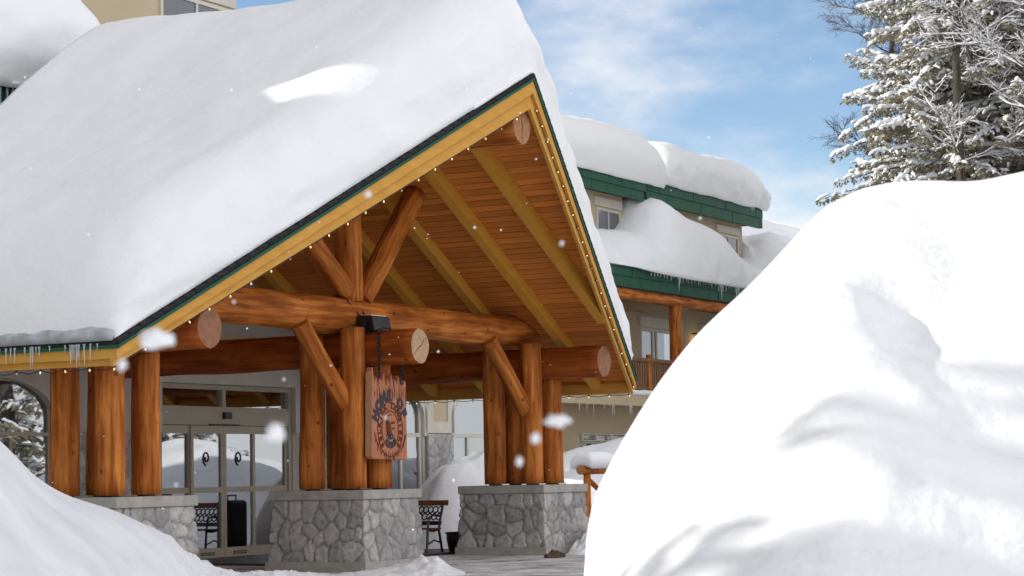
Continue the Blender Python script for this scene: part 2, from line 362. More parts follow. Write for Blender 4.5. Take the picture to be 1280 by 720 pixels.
BULB = emit_mat('warm_bulb', (1, .74, .40), .95)
BULBOFF = noise_mat('unlit_bulb', (.6, .58, .52), (.7, .68, .62), scale=8, rough=.1, spec=.6)
LAMPGLOW = emit_mat('wall_lamp_glow', (1, .6, .25), 2.5)
LENS = noise_mat('lamp_lens', (.62, .65, .68), (.8, .82, .85), scale=14, rough=.15, spec=.6)

# ------------------------------------------------------------------ generic builders
def fbm(p, s=1.0, o=4):
    return noise.fractal(Vector(p) * s, 1.0, 2.1, o)

def hgrid(name, U, Vv, fn, mat, floor_fn, base=(0, 0, 0), parent=None, world=False, smooth=True):
    """closed solid: top sheet fn(u,v) -> point, floor_fn(u,v) -> point below"""
    n, m = len(U), len(Vv)
    top = [fn(a, c) for a in U for c in Vv]; bot = [floor_fn(a, c) for a in U for c in Vv]
    V = top + bot; N = n * m; F = []
    for i in range(n - 1):
        for j in range(m - 1):
            a = i * m + j; F.append((a, a + m, a + m + 1, a + 1)); F.append((N + a, N + a + 1, N + a + m + 1, N + a + m))
    ring = [i * m for i in range(n)] + [(n - 1) * m + j for j in range(1, m)] + [i * m + m - 1 for i in range(n - 2, -1, -1)] + [j for j in range(m - 2, 0, -1)]
    for k in range(len(ring)):
        a, c = ring[k], ring[(k + 1) % len(ring)]; F.append((a, N + a, N + c, c))
    return mk(name, V, F, mat, parent, smooth=smooth, base=base, world=world)

def log(name, p0, p1, r0, r1, mat, parent, seg=22, ends=(None, None), wob=.012, step=.16, seed=0, hew=0):
    """tapered peeled log whose own Z axis runs along it; its sawn ends are sub-parts"""
    p0, p1 = Vector(p0), Vector(p1); d = p1 - p0; Ln = d.length
    q = Vector((0, 0, 1)).rotation_difference(d.normalized())
    n = max(3, int(Ln / step)); V = []; F = []
    for i in range(n + 1):
        z = Ln * i / n
        bx, by = wob * fbm((seed * 3.1, z * .5, 1.3), 1, 2), wob * fbm((seed * 3.1 + 9, z * .5, 4.3), 1, 2)
        for k in range(seg):
            a = 2 * math.pi * k / seg
            r = r0 + (r1 - r0) * i / n
            r *= 1 + .055 * fbm((math.cos(a) * 1.2 + seed, math.sin(a) * 1.2, z * 1.1), 1, 3)
            if i in (0, n): r *= .985
            V.append((math.cos(a) * r + bx, math.sin(a) * r + by, z))
    F = [(i * seg + k, i * seg + (k + 1) % seg, (i + 1) * seg + (k + 1) % seg, (i + 1) * seg + k) for i in range(n) for k in range(seg)]
    F += [tuple(range(seg))[::-1], tuple(range(n * seg, (n + 1) * seg))]
    me = bpy.data.meshes.new(name); me.from_pydata(V, [], F); me.update(); me.materials.append(mat)
    for p in me.polygons: p.use_smooth = len(p.vertices) == 4
    o = bpy.data.objects.new(name, me); COL.objects.link(o)
    o.parent = parent; b = BASE[parent]
    o.location = p0 - b; o.rotation_mode = 'QUATERNION'; o.rotation_quaternion = q
    BASE[o] = b
    for e, idx in zip(ends, (0, n)):
        if e is None: continue
        rg = V[idx * seg:(idx + 1) * seg]; zz = .004 if idx else -.004
        c = Vector((sum(p[0] for p in rg) / seg, sum(p[1] for p in rg) / seg, rg[0][2] + zz))
        vv = [(c.x + (p[0] - c.x) * .985, c.y + (p[1] - c.y) * .985, p[2] + zz) for p in rg] + [(c.x + (p[0] - c.x) * .975, c.y + (p[1] - c.y) * .975, p[2] - zz) for p in rg]
        ff = [tuple(range(seg)) if idx else tuple(range(seg))[::-1]] + [(k, (k + 1) % seg, seg + (k + 1) % seg, seg + k) for k in range(seg)]
        # a drying check sawn across the end
        a0 = seed * 1.7 + .5
        m2 = bpy.data.meshes.new('cut_end'); m2.from_pydata(vv, [], ff); m2.update(); m2.materials.append(e[0])
        e2 = bpy.data.objects.new('cut_end', m2); COL.objects.link(e2); e2.parent = o
        if e[1]:
            mb = MB(); rr = r0 if not idx else r1
            pts = []
            for s in np.linspace(-1, 1, 9):
                pts.append((c.x + math.cos(a0) * s * rr * .93 + .012 * math.sin(s * 7), c.y + math.sin(a0) * s * rr * .93 + .012 * math.cos(s * 5), c.z + (.001 if idx else -.001)))
            mb.tube(pts, [.001 + .006 * (1 - abs(s)) for s in np.linspace(-1, 1, 9)], 5)
            m3 = bpy.data.meshes.new('end_check'); m3.from_pydata(mb.v, [], mb.f); m3.update(); m3.materials.append(CARVE)
            e3 = bpy.data.objects.new('end_check', m3); COL.objects.link(e3); e3.parent = o
    return o

def stone_cells(wid, hei, cell, seed, wrap):
    r = np.random.RandomState(seed); nx, ny = max(2, int(wid / cell)), max(2, int(hei / (cell * .82)))
    pts = []
    for i in range(nx):
        for j in range(ny):
            pts.append(((i + .5 * (j % 2) + .5 + r.uniform(-.42, .42)) * wid / nx, (j + .5 + r.uniform(-.4, .4)) * hei / ny))
    pts = np.array(pts)
    pts = pts[r.rand(len(pts)) > .10]
    val = r.rand(len(pts)); asp = r.uniform(.72, 1.35, len(pts)); wt = r.uniform(-.02, .02, len(pts))
    def q(s, h):
        dx = s[:, None] - pts[None, :, 0]
        if wrap: dx = (dx + wid / 2) % wid - wid / 2
        dy = h[:, None] - pts[None, :, 1]
        d = np.sqrt((dx * asp[None]) ** 2 + (dy / asp[None]) ** 2) + wt[None]
        k = np.argpartition(d, 1, axis=1)[:, :2]
        d2 = np.take_along_axis(d, k, 1); o = np.argsort(d2, 1); k = np.take_along_axis(k, o, 1); d2 = np.take_along_axis(d2, o, 1)
        return val[k[:, 0]], d2[:, 1] - d2[:, 0]
    return q

def stone_body(name, u0, u1, v0, v1, w0, w1, batter, parent, seed, cell=.24, res=.02):
    """battered square body faced with rounded field stones in relief"""
    pu, pv = u1 - u0, v1 - v0
    per = 2 * (pu + pv); H = w1 - w0
    q = stone_cells(per, H, cell, seed, True)
    ns, nh = int(per / res), int(H / res)
    S, Hh = np.meshgrid(np.arange(ns) * per / ns, np.linspace(0, H, nh + 1), indexing='ij'); S = S.ravel(); Hh = Hh.ravel()
    jit = np.array([fbm((s * 6, h * 6, seed), 1, 3) for s, h in zip(S, Hh)]) * .03
    jit += np.array([fbm((s * 2.2, h * 2.2, seed + 2), 1, 2) for s, h in zip(S, Hh)]) * .07
    val, e = q(S + jit, Hh + jit[::-1] * .5)
    x = np.clip(e / .10, 0, 1); bulge = .046 * np.sqrt(1 - (1 - x) ** 2) + np.array([fbm((s * 9, h * 9, seed + 5), 1, 4) for s, h in zip(S, Hh)]) * .007
    out = bulge - .03 + batter * (1 - Hh / H)
    V = []
    for s, h, d in zip(S, Hh, out):
        if s < pu: p = (u0 + s, v0 - d); n = 0; t = s / pu
        elif s < pu + pv: p = (u1 + d, v0 + s - pu); t = (s - pu) / pv
        elif s < 2 * pu + pv: p = (u1 - (s - pu - pv), v1 + d); t = (s - pu - pv) / pu
        else: p = (u0 - d, v1 - (s - 2 * pu - pv)); t = (s - 2 * pu - pv) / pv
        # spread the corners outwards with the batter
        k = (t - .5) * 2 * d
        if s < pu: p = (p[0] + k, p[1])
        elif s < pu + pv: p = (p[0], p[1] + k)
        elif s < 2 * pu + pv: p = (p[0] - k, p[1])
        else: p = (p[0], p[1] - k)
        V.append((p[0], p[1], w0 + h))
    F = []
    m = nh + 1
    for i in range(ns):
        i2 = (i + 1) % ns
        for j in range(nh): F.append((i * m + j, i2 * m + j, i2 * m + j + 1, i * m + j + 1))
    F.append(tuple(i * m + nh for i in range(ns))); F.append(tuple(i * m for i in range(ns))[::-1])
    joint = np.clip(1 - e / .028, 0, 1)
    col = np.stack([val, joint, np.zeros_like(val), np.ones_like(val)], 1)
    return mk(name, V, F, STONE, parent, smooth=True, col=col)

def stone_flat(name, u, v0, v1, w0, w1, parent, seed, cell=.26, res=.028, deep=.05):
    wd, H = v1 - v0, w1 - w0; q = stone_cells(wd, H, cell, seed, False)
    ns, nh = int(wd / res), int(H / res)
    S, Hh = np.meshgrid(np.linspace(0, wd, ns + 1), np.linspace(0, H, nh + 1), indexing='ij'); sh = S.shape; S = S.ravel(); Hh = Hh.ravel()
    val, e = q(S, Hh); x = np.clip(e / .08, 0, 1); bl = .03 * np.sqrt(1 - (1 - x) ** 2)
    V = [(u + deep + d, v0 + s, w0 + h) for s, h, d in zip(S, Hh, bl)]; n0 = len(V); m = nh + 1
    F = [(i * m + j, (i + 1) * m + j, (i + 1) * m + j + 1, i * m + j + 1) for i in range(ns) for j in range(nh)]
    ring = [i * m for i in range(ns + 1)] + [ns * m + j for j in range(1, m)] + [i * m + nh for i in range(ns - 1, -1, -1)] + [j for j in range(nh - 1, 0, -1)]
    V += [(u, V[k][1], V[k][2]) for k in ring]; R = len(ring)
    F += [(ring[k], n0 + k, n0 + (k + 1) % R, ring[(k + 1) % R]) for k in range(R)]
    joint = np.clip(1 - e / .028, 0, 1); col = np.stack([val, joint, val * 0, val * 0 + 1], 1); col = np.vstack([col, np.tile([[.3, 1, 0, 1]], (R, 1))])
    return mk(name, V, F, STONE, parent, smooth=True, col=col)

def holed_wall(name, u, v0, v1, w0, w1, holes, mat, parent, thick=.25):
    """wall sheet facing +u with rectangular openings and their reveals"""
    vs = sorted({v0, v1, *[h[0] for h in holes], *[h[1] for h in holes]}); ws = sorted({w0, w1, *[h[2] for h in holes], *[h[3] for h in holes]})
    vs = [x for x in vs if v0 <= x <= v1]; ws = [x for x in ws if w0 <= x <= w1]; mb = MB()
    for a, b in zip(vs, vs[1:]):
        for c, d in zip(ws, ws[1:]):
            mv, mw = (a + b) / 2, (c + d) / 2
            if any(h[0] < mv < h[1] and h[2] < mw < h[3] for h in holes): continue
            mb.add([(u, a, c), (u, b, c), (u, b, d), (u, a, d)], [(0, 1, 2, 3)])
    for h in holes:
        a, b, c, d = h; t = u - thick
        mb.add([(u, a, c), (u, b, c), (u, b, d), (u, a, d), (t, a, c), (t, b, c), (t, b, d), (t, a, d)], [(0, 4, 5, 1), (1, 5, 6, 2), (2, 6, 7, 3), (3, 7, 4, 0)])
    for c, d, e in ((v0, u, 0), (v1, u, 1)):
        mb.add([(u, c, w0), (u - 1.5, c, w0), (u - 1.5, c, w1), (u, c, w1)], [(0, 1, 2, 3) if e == 0 else (3, 2, 1, 0)])
    mb.add([(u, v0, w1), (u, v1, w1), (u - 1.5, v1, w1), (u - 1.5, v0, w1)], [(0, 1, 2, 3)])
    return mb.build(name, mat, parent)

# ================================================================== GROUND
def ground_mat():
    m, t, b = newmat('icy_drive'); l = t.links.new
    g = nd(t, 'ShaderNodeTexCoord'); n1 = nd(t, 'ShaderNodeTexNoise', Scale=1.3, Detail=9, Roughness=.68); l(g.outputs['Object'], n1.inputs['Vector'])
    r = ramp(t, [(.34, (.24, .235, .23)), (.44, (.46, .46, .465)), (.58, (.74, .75, .77))]); l(n1.outputs['Fac'], r.inputs[0]); l(r.outputs[0], b.inputs['Base Color'])
    n2 = nd(t, 'ShaderNodeTexNoise', Scale=18, Detail=6); bp = nd(t, 'ShaderNodeBump', Strength=.7, Distance=.03); l(g.outputs['Object'], n2.inputs['Vector']); l(n2.outputs['Fac'], bp.inputs['Height']); l(bp.outputs[0], b.inputs['Normal'])
    rr = ramp(t, [(.38, .25), (.55, .8)]); l(n1.outputs['Fac'], rr.inputs[0]); l(rr.outputs[0], b.inputs['Roughness'])
    return m
DRIVE = ground_mat()
props(mk('ground', [(-1500, -1500, -.006), (1500, -1500, -.006), (1500, 1500, -.006), (-1500, 1500, -.006)], [(0, 1, 2, 3)], SNOW, world=True), kind='structure')
xs = np.linspace(-30, 26, 90); ys = np.linspace(2, 60, 90)
V = [(x, y, .02 * fbm((x * .8, y * .8, 3), 1, 4) + .012) for x in xs for y in ys]
F = [(i * 90 + j, (i + 1) * 90 + j, (i + 1) * 90 + j + 1, i * 90 + j + 1) for i in range(89) for j in range(89)]
props(mk('driveway', V, F, DRIVE, world=True, smooth=True), kind='structure')
mk_p = MB().box((-5, 1.4, 0), (-1.9, 7.2, .045)); props(mk_p.build('pavement', FLAG), kind='structure')

# ================================================================== LODGE
HALL = thing('lodge_building', 'tan stucco mountain lodge with green fascias, dormers and arched windows behind the timber entrance', 'building', (-5, 3.6, 0))

def window(v0, v1, w0, w1, u, parent, frame=BRONZE, glass=GLASS, mull=(), trans=(), fw=.05, deep=.09, blind=None, name='window', back=True):
    """framed window: frame is the part, its pane and curtain are sub-parts"""
    mb = MB(); t0, t1 = u - deep, u - deep + .06
    mb.box((t0, v0, w0), (t1, v0 + fw, w1)); mb.box((t0, v1 - fw, w0), (t1, v1, w1))
    mb.box((t0, v0 + fw, w0), (t1, v1 - fw, w0 + fw)); mb.box((t0, v0 + fw, w1 - fw), (t1, v1 - fw, w1))
    for m_ in mull: mb.box((t0 + .004, m_[0] - fw / 2, m_[1] if len(m_) > 1 else w0 + fw), (t1 - .004, m_[0] + fw / 2, m_[2] if len(m_) > 2 else w1 - fw))
    for t_ in trans: mb.box((t0 + .002, v0 + fw, t_ - fw / 2), (t1 + .006, v1 - fw, t_ + fw / 2))
    f = mb.build(name, frame, parent)
    g = MB().box((t0 + .022, v0 + fw * .5, w0 + fw * .5), (t0 + .03, v1 - fw * .5, w1 - fw * .5)).build('pane', glass, f)
    if blind is not None: MB().box((t0 - .10, v0 + fw, w0 + fw), (t0 - .09, v1 - fw, w1 - fw)).build('curtain', blind, f)
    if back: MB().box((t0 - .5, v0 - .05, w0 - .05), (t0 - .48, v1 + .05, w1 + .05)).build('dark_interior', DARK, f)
    return f

def arch_fill(v0, v1, w1, rise, u, parent, mat, t=.12, n=14, name='arch_spandrel'):
    """corner pieces that turn a square head into a flattened arch"""
    mb = MB(); hw = (v1 - v0) / 2; c = (v0 + v1) / 2
    for sgn in (-1, 1):
        pts = []
        for k in range(n + 1):
            a = math.pi / 2 * k / n
            pts.append((c + sgn * hw * math.sin(a) ** .85, w1 - rise + rise * math.cos(a) ** .85))
        poly = pts + [(c + sgn * hw, w1 + .001)]
        P = [(u, p[0], p[1]) for p in poly]; Q = [(u - t, p[0], p[1]) for p in poly]
        mb.prism(P, Q)
    return mb.build(name, mat, parent)
def arch_trim(v0, v1, w0, w1, rise, u, parent, mat, wdt=.11, t=.05, n=16):
    hw = (v1 - v0) / 2; c = (v0 + v1) / 2; mb = MB()
    def path(o):
        P = [(c - hw - o, w0)]
        for k in range(-n, n + 1):
            a = math.pi / 2 * k / n
            P.append((c + math.copysign((hw + o) * abs(math.sin(a)) ** .85, k), w1 - rise + (rise + o) * math.cos(a) ** .85 if abs(k) < n else w1 - rise))
        P.append((c + hw + o, w0)); return P
    A, B_ = path(0), path(wdt)
    for k in range(len(A) - 1):
        q = [A[k], A[k + 1], B_[k + 1], B_[k]]
        mb.prism([(u + t, *p) for p in q], [(u + .004, *p) for p in q])
    return mb.build('arch_trim', mat, parent)

E0 = -5.0
DV0, DV1 = 1.93, 5.66
WIN = [(-3.9, -.62, .75, 2.84), (6.75, 10.05, .55, 2.95), (11.2, 14.0, .55, 2.95)]
holed_wall('front_wall', E0, -31, 14.6, 0, 6.0, [w for w in WIN] + [(DV0, DV1, .0, 2.86)], STUCCOGREY, HALL)
# cream head panels over the right-hand windows
MB().box((E0 + .003, 6.45, 2.1), (E0 + .035, 6.70, 3.15)).build('cream_panel', CREAM, HALL)
mb = MB(); mb.box((E0 + .003, 10.08, 2.12), (E0 + .05, 10.38, 3.6)); mb.box((E0 + .003, 10.95, 2.12), (E0 + .05, 11.18, 3.6)); mb.box((E0 + .003, 10.38, 2.12), (E0 + .05, 10.95, 2.34)); mb.build('cream_panel', CREAM, HALL)
MB().box((E0 + .003, 10.38, 2.34), (E0 + .02, 10.95, 3.6)).build('wall_inset', STUCCO, HALL)
for (a, b, c, d), k in zip(WIN, range(3)):
    mid = (a + b) / 2
    ml = [(mid, c + .05, 2.0)] if k else [(-1.48, c + .05, 1.96)]
    if k == 2: ml = [(11.86, c + .05, 2.05), (13.1, c + .05, 2.05)]
    if k == 1: ml = [(7.9, c + .05, 2.05), (9.32, c + .05, 2.05)]
    window(a, b, c, d, E0, HALL, BRONZE if k == 0 else CREAM, GLASS, mull=ml, trans=[2.02 if k == 0 else 2.08], blind=DRAPE, name='arched_window', fw=.055 if k == 0 else .075)
    arch_fill(a - .002, b + .002, d, .62 if k == 0 else .55, E0 - .004, HALL, STUCCOGREY if k == 0 else CREAM)
    arch_trim(a, b, 1.9 if k == 0 else 2.06, d, .62 if k == 0 else .55, E0, HALL, STUCCOGREY if k == 0 else CREAM, wdt=.09 if k == 0 else .12)
stone_flat('stone_pier', E0, 10.14, 11.1, 0, 2.10, HALL, 4)
stone_flat('stone_pier', E0, -.5, 1.72, 0, 2.06, HALL, 5, res=.035)
stone_flat('stone_pier', E0, 5.95, 6.68, 0, 2.06, HALL, 6, res=.035)
# door surround and sliding doors
mb = MB(); mb.box((E0 + .003, 1.55, 2.865), (E0 + .07, 6.05, 3.18)); mb.box((E0 + .003, 5.665, 2.07), (E0 + .07, 5.95, 2.862)); mb.box((E0 + .003, 1.62, 2.07), (E0 + .07, 1.925, 2.862)); mb.build('door_casing', TRIM, HALL)
MB().box((E0 + .003, 1.2, 3.185), (E0 + .02, 8.0, 3.7)).build('wall_inset', STUCCO, HALL)
fr = MB(); u0, u1 = E0 - .14, E0 - .02
fr.box((u0, DV0, 0), (u1, DV0 + .07, 2.855)); fr.box((u0, DV1 - .09, 0), (u1, DV1, 2.855)); fr.box((u0, DV0 + .07, 2.78), (u1, DV1 - .09, 2.855))
fr.box((u0 + .003, 3.66, 2.50), (u1 - .003, 3.75, 2.78)); fr.box((u0, DV0 + .07, 2.42), (u1, DV1 - .09, 2.50)); fr.box((u0, DV0 + .07, 2.25), (u1 + .03, DV1 - .09, 2.42)); fr.box((u0, DV0 + .07, 2.20), (u1 + .01, DV1 - .09, 2.25))
door = fr.build('entrance_doors', BRONZE, HALL)
for a, b in ((DV0 + .07, 3.66), (3.75, DV1 - .09)): MB().box((E0 - .09, a, 2.50), (E0 - .084, b, 2.78)).build('transom_pane', GLASS, door)
def leaf(v0, v1, uu, nm):
    mb = MB(); a, b = uu - .03, uu + .03; s = .07
    mb.box((a, v0, .02), (b, v0 + s, 2.19)); mb.box((a, v1 - s, .02), (b, v1, 2.19))
    mb.box((a, v0 + s, .02), (b, v1 - s, .20)); mb.box((a, v0 + s, 2.10 - .04), (b, v1 - s, 2.19)); mb.box((a, v0 + s, 1.10), (b, v1 - s, 1.19))
    o = mb.build(nm, BRONZE, door)
    for c, d in ((.20, 1.10), (1.19, 2.06)): MB().box((uu - .005, v0 + s, c), (uu + .003, v1 - s, d)).build('pane', GLASS, o)
    return o
lv = [(DV0 + .07, 2.83, -.085), (2.78, 3.665, -.045), (3.675, 4.56, -.045), (4.52, DV1 - .09, -.085)]
for k, (a, b, du) in enumerate(lv):
    o = leaf(a, b, E0 + du, 'door_leaf')
    c = (a + b) / 2
    if k in (1, 2):
        pts = []
        for s in np.linspace(0, 1, 30):
            r = .035 + .085 * s; an = 2.6 + s * 8.2; pts.append((E0 + du + .008, c + math.cos(an) * r * .8, 1.66 + math.sin(an) * r))
        MB().tube(pts, .013, 5).build('spiral_decal', NAVY, o)
        mb = MB(); [mb.box((E0 + du + .031, c - .2 + i * .1, .085 + j * .03), (E0 + du + .034, c - .2 + i * .1 + .08, .105 + j * .03)) for i in range(4) for j in range(2)]; mb.build('kick_label', BLACK, o)
MB().box((E0 + .012, 3.60, 2.30), (E0 + .075, 3.79, 2.41)).build('motion_sensor', BLACK, door)
MB().box((E0 - .02, 3.25, 2.19), (E0 + .04, 4.05, 2.215)).build('door_closer', BLACK, door)
# lobby behind the glass
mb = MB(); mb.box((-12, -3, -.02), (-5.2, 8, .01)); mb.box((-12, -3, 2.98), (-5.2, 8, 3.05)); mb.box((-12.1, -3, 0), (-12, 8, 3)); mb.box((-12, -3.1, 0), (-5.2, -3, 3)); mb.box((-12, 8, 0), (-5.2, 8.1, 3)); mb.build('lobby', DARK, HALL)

def roof_slab(name, poly, w_of, th, mat, parent):
    P0 = [(u, v, w_of(u, v)) for u, v in poly]; P1 = [(u, v, w_of(u, v) - th) for u, v in poly]
    return MB().prism(P0, P1).build(name, mat, parent)
# lower roof over the entrance; the taller unseen blocks behind are added for shade
roof_slab('lower_roof', [(-5.2, -31), (-5.2, 14.6), (-13, 14.6), (-13, -31)], lambda u, v: 6.25 + (-5.2 - u) * .18, .2, SHINGLE, HALL)
def block(name, v0, v1, we, wr, ue=-11.5, ur=-15.2, ub=-22):
    sk = lambda u: KS * (u + 15.2)
    Q = lambda v, w: [(u, v + sk(u), w) for u in (ue - .3, ub)]
    MB().prism(Q(v0, 0) + Q(v1, 0)[::-1], Q(v0, we) + Q(v1, we)[::-1]).build('sun_block_wall', STUCCO, HALL)
    P = lambda v: [(u, v + sk(u), w) for u, w in ((ue, we), (ur, wr), (ub - .3, we))]
    MB().prism(P(v0 - .2), P(v1 + .2)).build('sun_block_roof', GREEN, HALL)
H1 = 17.8
KS = SUN_H.dot(TV) / SUN_H.dot(RV)
VN = -2.66 - 15.2 * KS                                   # slot left between the added blocks for the sun patch
WN = 6.35 + 15.2 / abs(SUN_H.dot(RV)) * math.tan(SUN_EL)
block('c', -26.5, VN - .42, 13.2, H1); block('d', VN + .54, 2.2, 13.2, H1)
MB().prism([(-16.6, VN - 1 - 1.4 * KS, 5), (-13.8, VN - 1 + 1.4 * KS, 5), (-13.8, VN + 1 + 1.4 * KS, 5), (-16.6, VN + 1 - 1.4 * KS, 5)], [(-16.6, VN - 1 - 1.4 * KS, WN - .75), (-13.8, VN - 1 + 1.4 * KS, WN - .75), (-13.8, VN + 1 + 1.4 * KS, WN - .75), (-16.6, VN + 1 - 1.4 * KS, WN - .75)]).build('sun_block_wall', STUCCO, HALL)  # unseen filler added in the slot to shorten the sun patch

# dormers: front wall, window, fascia and flat eave slab each
def fascia(u, v0, v1, w0, w1, parent, mat=GREEN, panels=2.4, step=.52):
    """two-step metal fascia with upright panel seams"""
    mb = MB(); wm = w0 + (w1 - w0) * step
    mb.box((u - .06, v0, wm), (u, v1, w1)); mb.box((u - .10, v0 - .0, w0), (u - .035, v1 - .12, wm - .003))
    f = mb.build('fascia', mat, parent)
    sm = MB(); x = v0 + .8
    while x < v1 - .1:
        sm.box((u + .001, x, wm + .01), (u + .012, x + .02, w1 - .004)); sm.box((u - .034, x + .6, w0 + .008), (u - .024, min(x + .62, v1 - .15), wm - .01)); x += panels
    sm.box((u + .001, v0, w1 - .03), (u + .02, v1, w1 - .004))
    sm.build('fascia_seam', mat, f)
    return f
def dormer(name, v0, v1, wf0, wf1, uf, uw, wb, wins, vwall=None):
    d = MB().box((uw - 4.5, v0, wb), (uw, vwall or v1 - .6, wf0 + .1)).build('dormer', STUCCO, HALL)
    roof_slab('dormer_roof', [(uf - .02, v0), (uf - .02, v1), (uw - 5, v1), (uw - 5, v0)], lambda u, v: wf1 - .01, .3, ASPH, d) if False else MB().box((uw - 5, v0 + .002, wf0 + .12), (uf - .101, v1 - .002, wf1 - .02)).build('dormer_roof', ASPH, d)
    f = fascia(uf, v0, v1, wf0, wf1, HALL)
    for (a, b, c, e, hd) in wins:
        mb = MB(); mb.box((uw, a - .12, e + .04), (uw + .05, b + .12, e + hd)); mb.build('window_head', CREAM, HALL)
        mb = MB(); fw = .07
        mb.box((uw + .002, a, c), (uw + .045, a + fw, e)); mb.box((uw + .002, b - fw, c), (uw + .045, b, e)); mb.box((uw + .002, a + fw, e - fw), (uw + .045, b - fw, e)); mb.box((uw + .002, a + fw, c), (uw + .045, b - fw, c + fw)); mb.box((uw + .002, (a + b) / 2 - .03, c + fw), (uw + .04, (a + b) / 2 + .03, e - fw))
        f2 = mb.build('window', CREAM, HALL)
        MB().box((uw + .004, a + fw, c + fw), (uw + .018, b - fw, e - fw)).build('pane', WPANE, f2)
    return d
def wpane():
    m, t, b = newmat('dark_window_pane'); b.inputs['Base Color'].default_value = (.055, .065, .075, 1); b.inputs['Roughness'].default_value = .03; b.inputs['Specular IOR Level'].default_value = 1.0
    b.inputs['Coat Weight'].default_value = .6; b.inputs['Coat Roughness'].default_value = .02
    return m
WPANE = wpane()
dormer('a', 14.8, 29.2, 8.78, 9.30, -9.0, -9.5, 7.0, [(24.4, 25.8, 7.4, 8.43, .26), (26.95, 28.42, 7.4, 8.45, .28)], 28.65)
dormer('b', 29.32, 37.9, 8.80, 9.42, -9.03, -9.5, 7.0, [(35.35, 36.9, 7.2, 8.48, .26)], 37.3)
dormer('c', -14, 2.02, 6.92, 7.46, -6.3, -7.0, 5.4, [])
dormer('d', 2.6, 7.2, 11.3, 11.8, -6.7, -7.2, 6.0, [(4.85, 7.0, 8.4, 9.98, .24)], 7.16)
# upper wall behind the dormers, lower roof of the wing
def lroof(u, v): return 6.62 + (-8.05 - u) * .55
roof_slab('wing_roof', [(-8.06, 14.8), (-8.06, 62), (-13.2, 62), (-13.2, 14.8)], lroof, .3, GREEN, HALL)
mb = MB().prism([(-8.1, 14.8, 6.1), (-8.1, 14.8, 6.5), (-13.8, 14.8, 9.7), (-13.8, 14.8, 6.1)], [(-8.1, 62, 6.1), (-8.1, 62, 6.5), (-13.8, 62, 9.7), (-13.8, 62, 6.1)]); mb.build('roof_core', ASPH, HALL)
fascia(-8.0, 14.8, 62, 6.12, 6.66, HALL, panels=2.6)
log_parent = HALL
log('eave_log', (-8.25, 14.8, 5.97), (-8.25, 62, 5.97), .16, .16, LOG, HALL, seed=31, step=.8, wob=.03)
for v, s in ((29.25, 41), (21.0, 42), (37.5, 43)): log('balcony_post', (-8.25, v, 3.4), (-8.25, v, 5.85), .19, .17, LOG, HALL, seed=s)
# balcony floor, railing and the walls behind
MB().box((-10, 14.7, 3.02), (-8.0, 62, 3.30)).build('balcony_floor', STUCCO, HALL)
rail = MB(); rail.box((-8.30, 14.8, 4.22), (-8.16, 62, 4.31)); rail.box((-8.27, 14.8, 3.48), (-8.19, 62, 3.55)); rl = rail.build('balcony_railing', RAILW, HALL)
mb = MB(); x = 22.0
while x < 34:
    mb.box((-8.255, x, 3.551), (-8.205, x + .085, 4.219)); x += .15
mb.build('baluster', RAILW, rl)
for v in (25.1, 27.4): log('railing_post', (-8.23, v, 3.31), (-8.23, v, 4.42), .08, .075, LOG, HALL, seed=int(v))
holed_wall('wing_wall', -10.0, 14.8, 62, 3.3, 6.2, [(30.75, 33.5, 3.32, 5.40)], STUCCO, HALL)
MB().box((-10, 29.0, 5.82), (-8.5, 30.72, 6.1)).build('ceiling_box', STUCCO, HALL)
MB().box((-9.998, 30.6, 5.42), (-9.93, 33.6, 5.72)).build('window_head', CREAM, HALL)
window(30.75, 33.5, 3.32, 5.40, -9.98, HALL, CREAM, GLASSWING, mull=[(31.6,), (31.85,), (33.0,)], name='balcony_door', fw=.09, blind=None)
MB().box((-9.998, 34.95, 5.35), (-9.93, 37.2, 5.70)).build('window_head', CREAM, HALL)
lamp = MB().tube([(-9.99, 34.35, 5.38), (-9.86, 34.35, 5.40), (-9.82, 34.35, 5.34)], .025, 6).build('wall_lamp', BLACK, HALL)
bm = bmesh.new(); bmesh.ops.create_icosphere(bm, subdivisions=2, radius=.15); vv = [(v.co.x * .7 - 9.82, v.co.y + 34.40, v.co.z * 1.05 + 5.18) for v in bm.verts]; ff = [[w.index for w in f.verts] for f in bm.faces]; bm.free()
mk('lamp_globe', vv, ff, LAMPGLOW, lamp, smooth=True)
holed_wall('wing_wall', -9.0, 14.5, 62, 0, 3.02, [(24.7, 27.4, .9, 2.34)], STUCCO, HALL)
lw = window(24.7, 27.4, .9, 2.34, -8.98, HALL, BRONZE, GLASSWING, mull=[(25.48, .95, 2.07), (26.3, .95, 2.07)], trans=[2.10], name='low_window', fw=.08, blind=DRAPE)
mb = MB(); mb.box((-9.0, 24.75, 2.12), (-8.95, 27.35, 2.15)); mb.box((-9.0, 24.75, 2.29), (-8.95, 27.35, 2.32))
for k in range(4): mb.box((-9.0, 24.75 + k * .866 - (.04 if k else 0), 2.151), (-8.95, 24.83 + k * .866 - (.04 if k else 0), 2.289))
for k in range(3):
    for j in range(1, 4): mb.box((-8.99, 24.80 + k * .866, 2.15 + j * .035 - .006), (-8.96, 25.60 + k * .866, 2.15 + j * .035 + .006))
mb.build('vent_grille', CREAM, lw)
props(HALL)

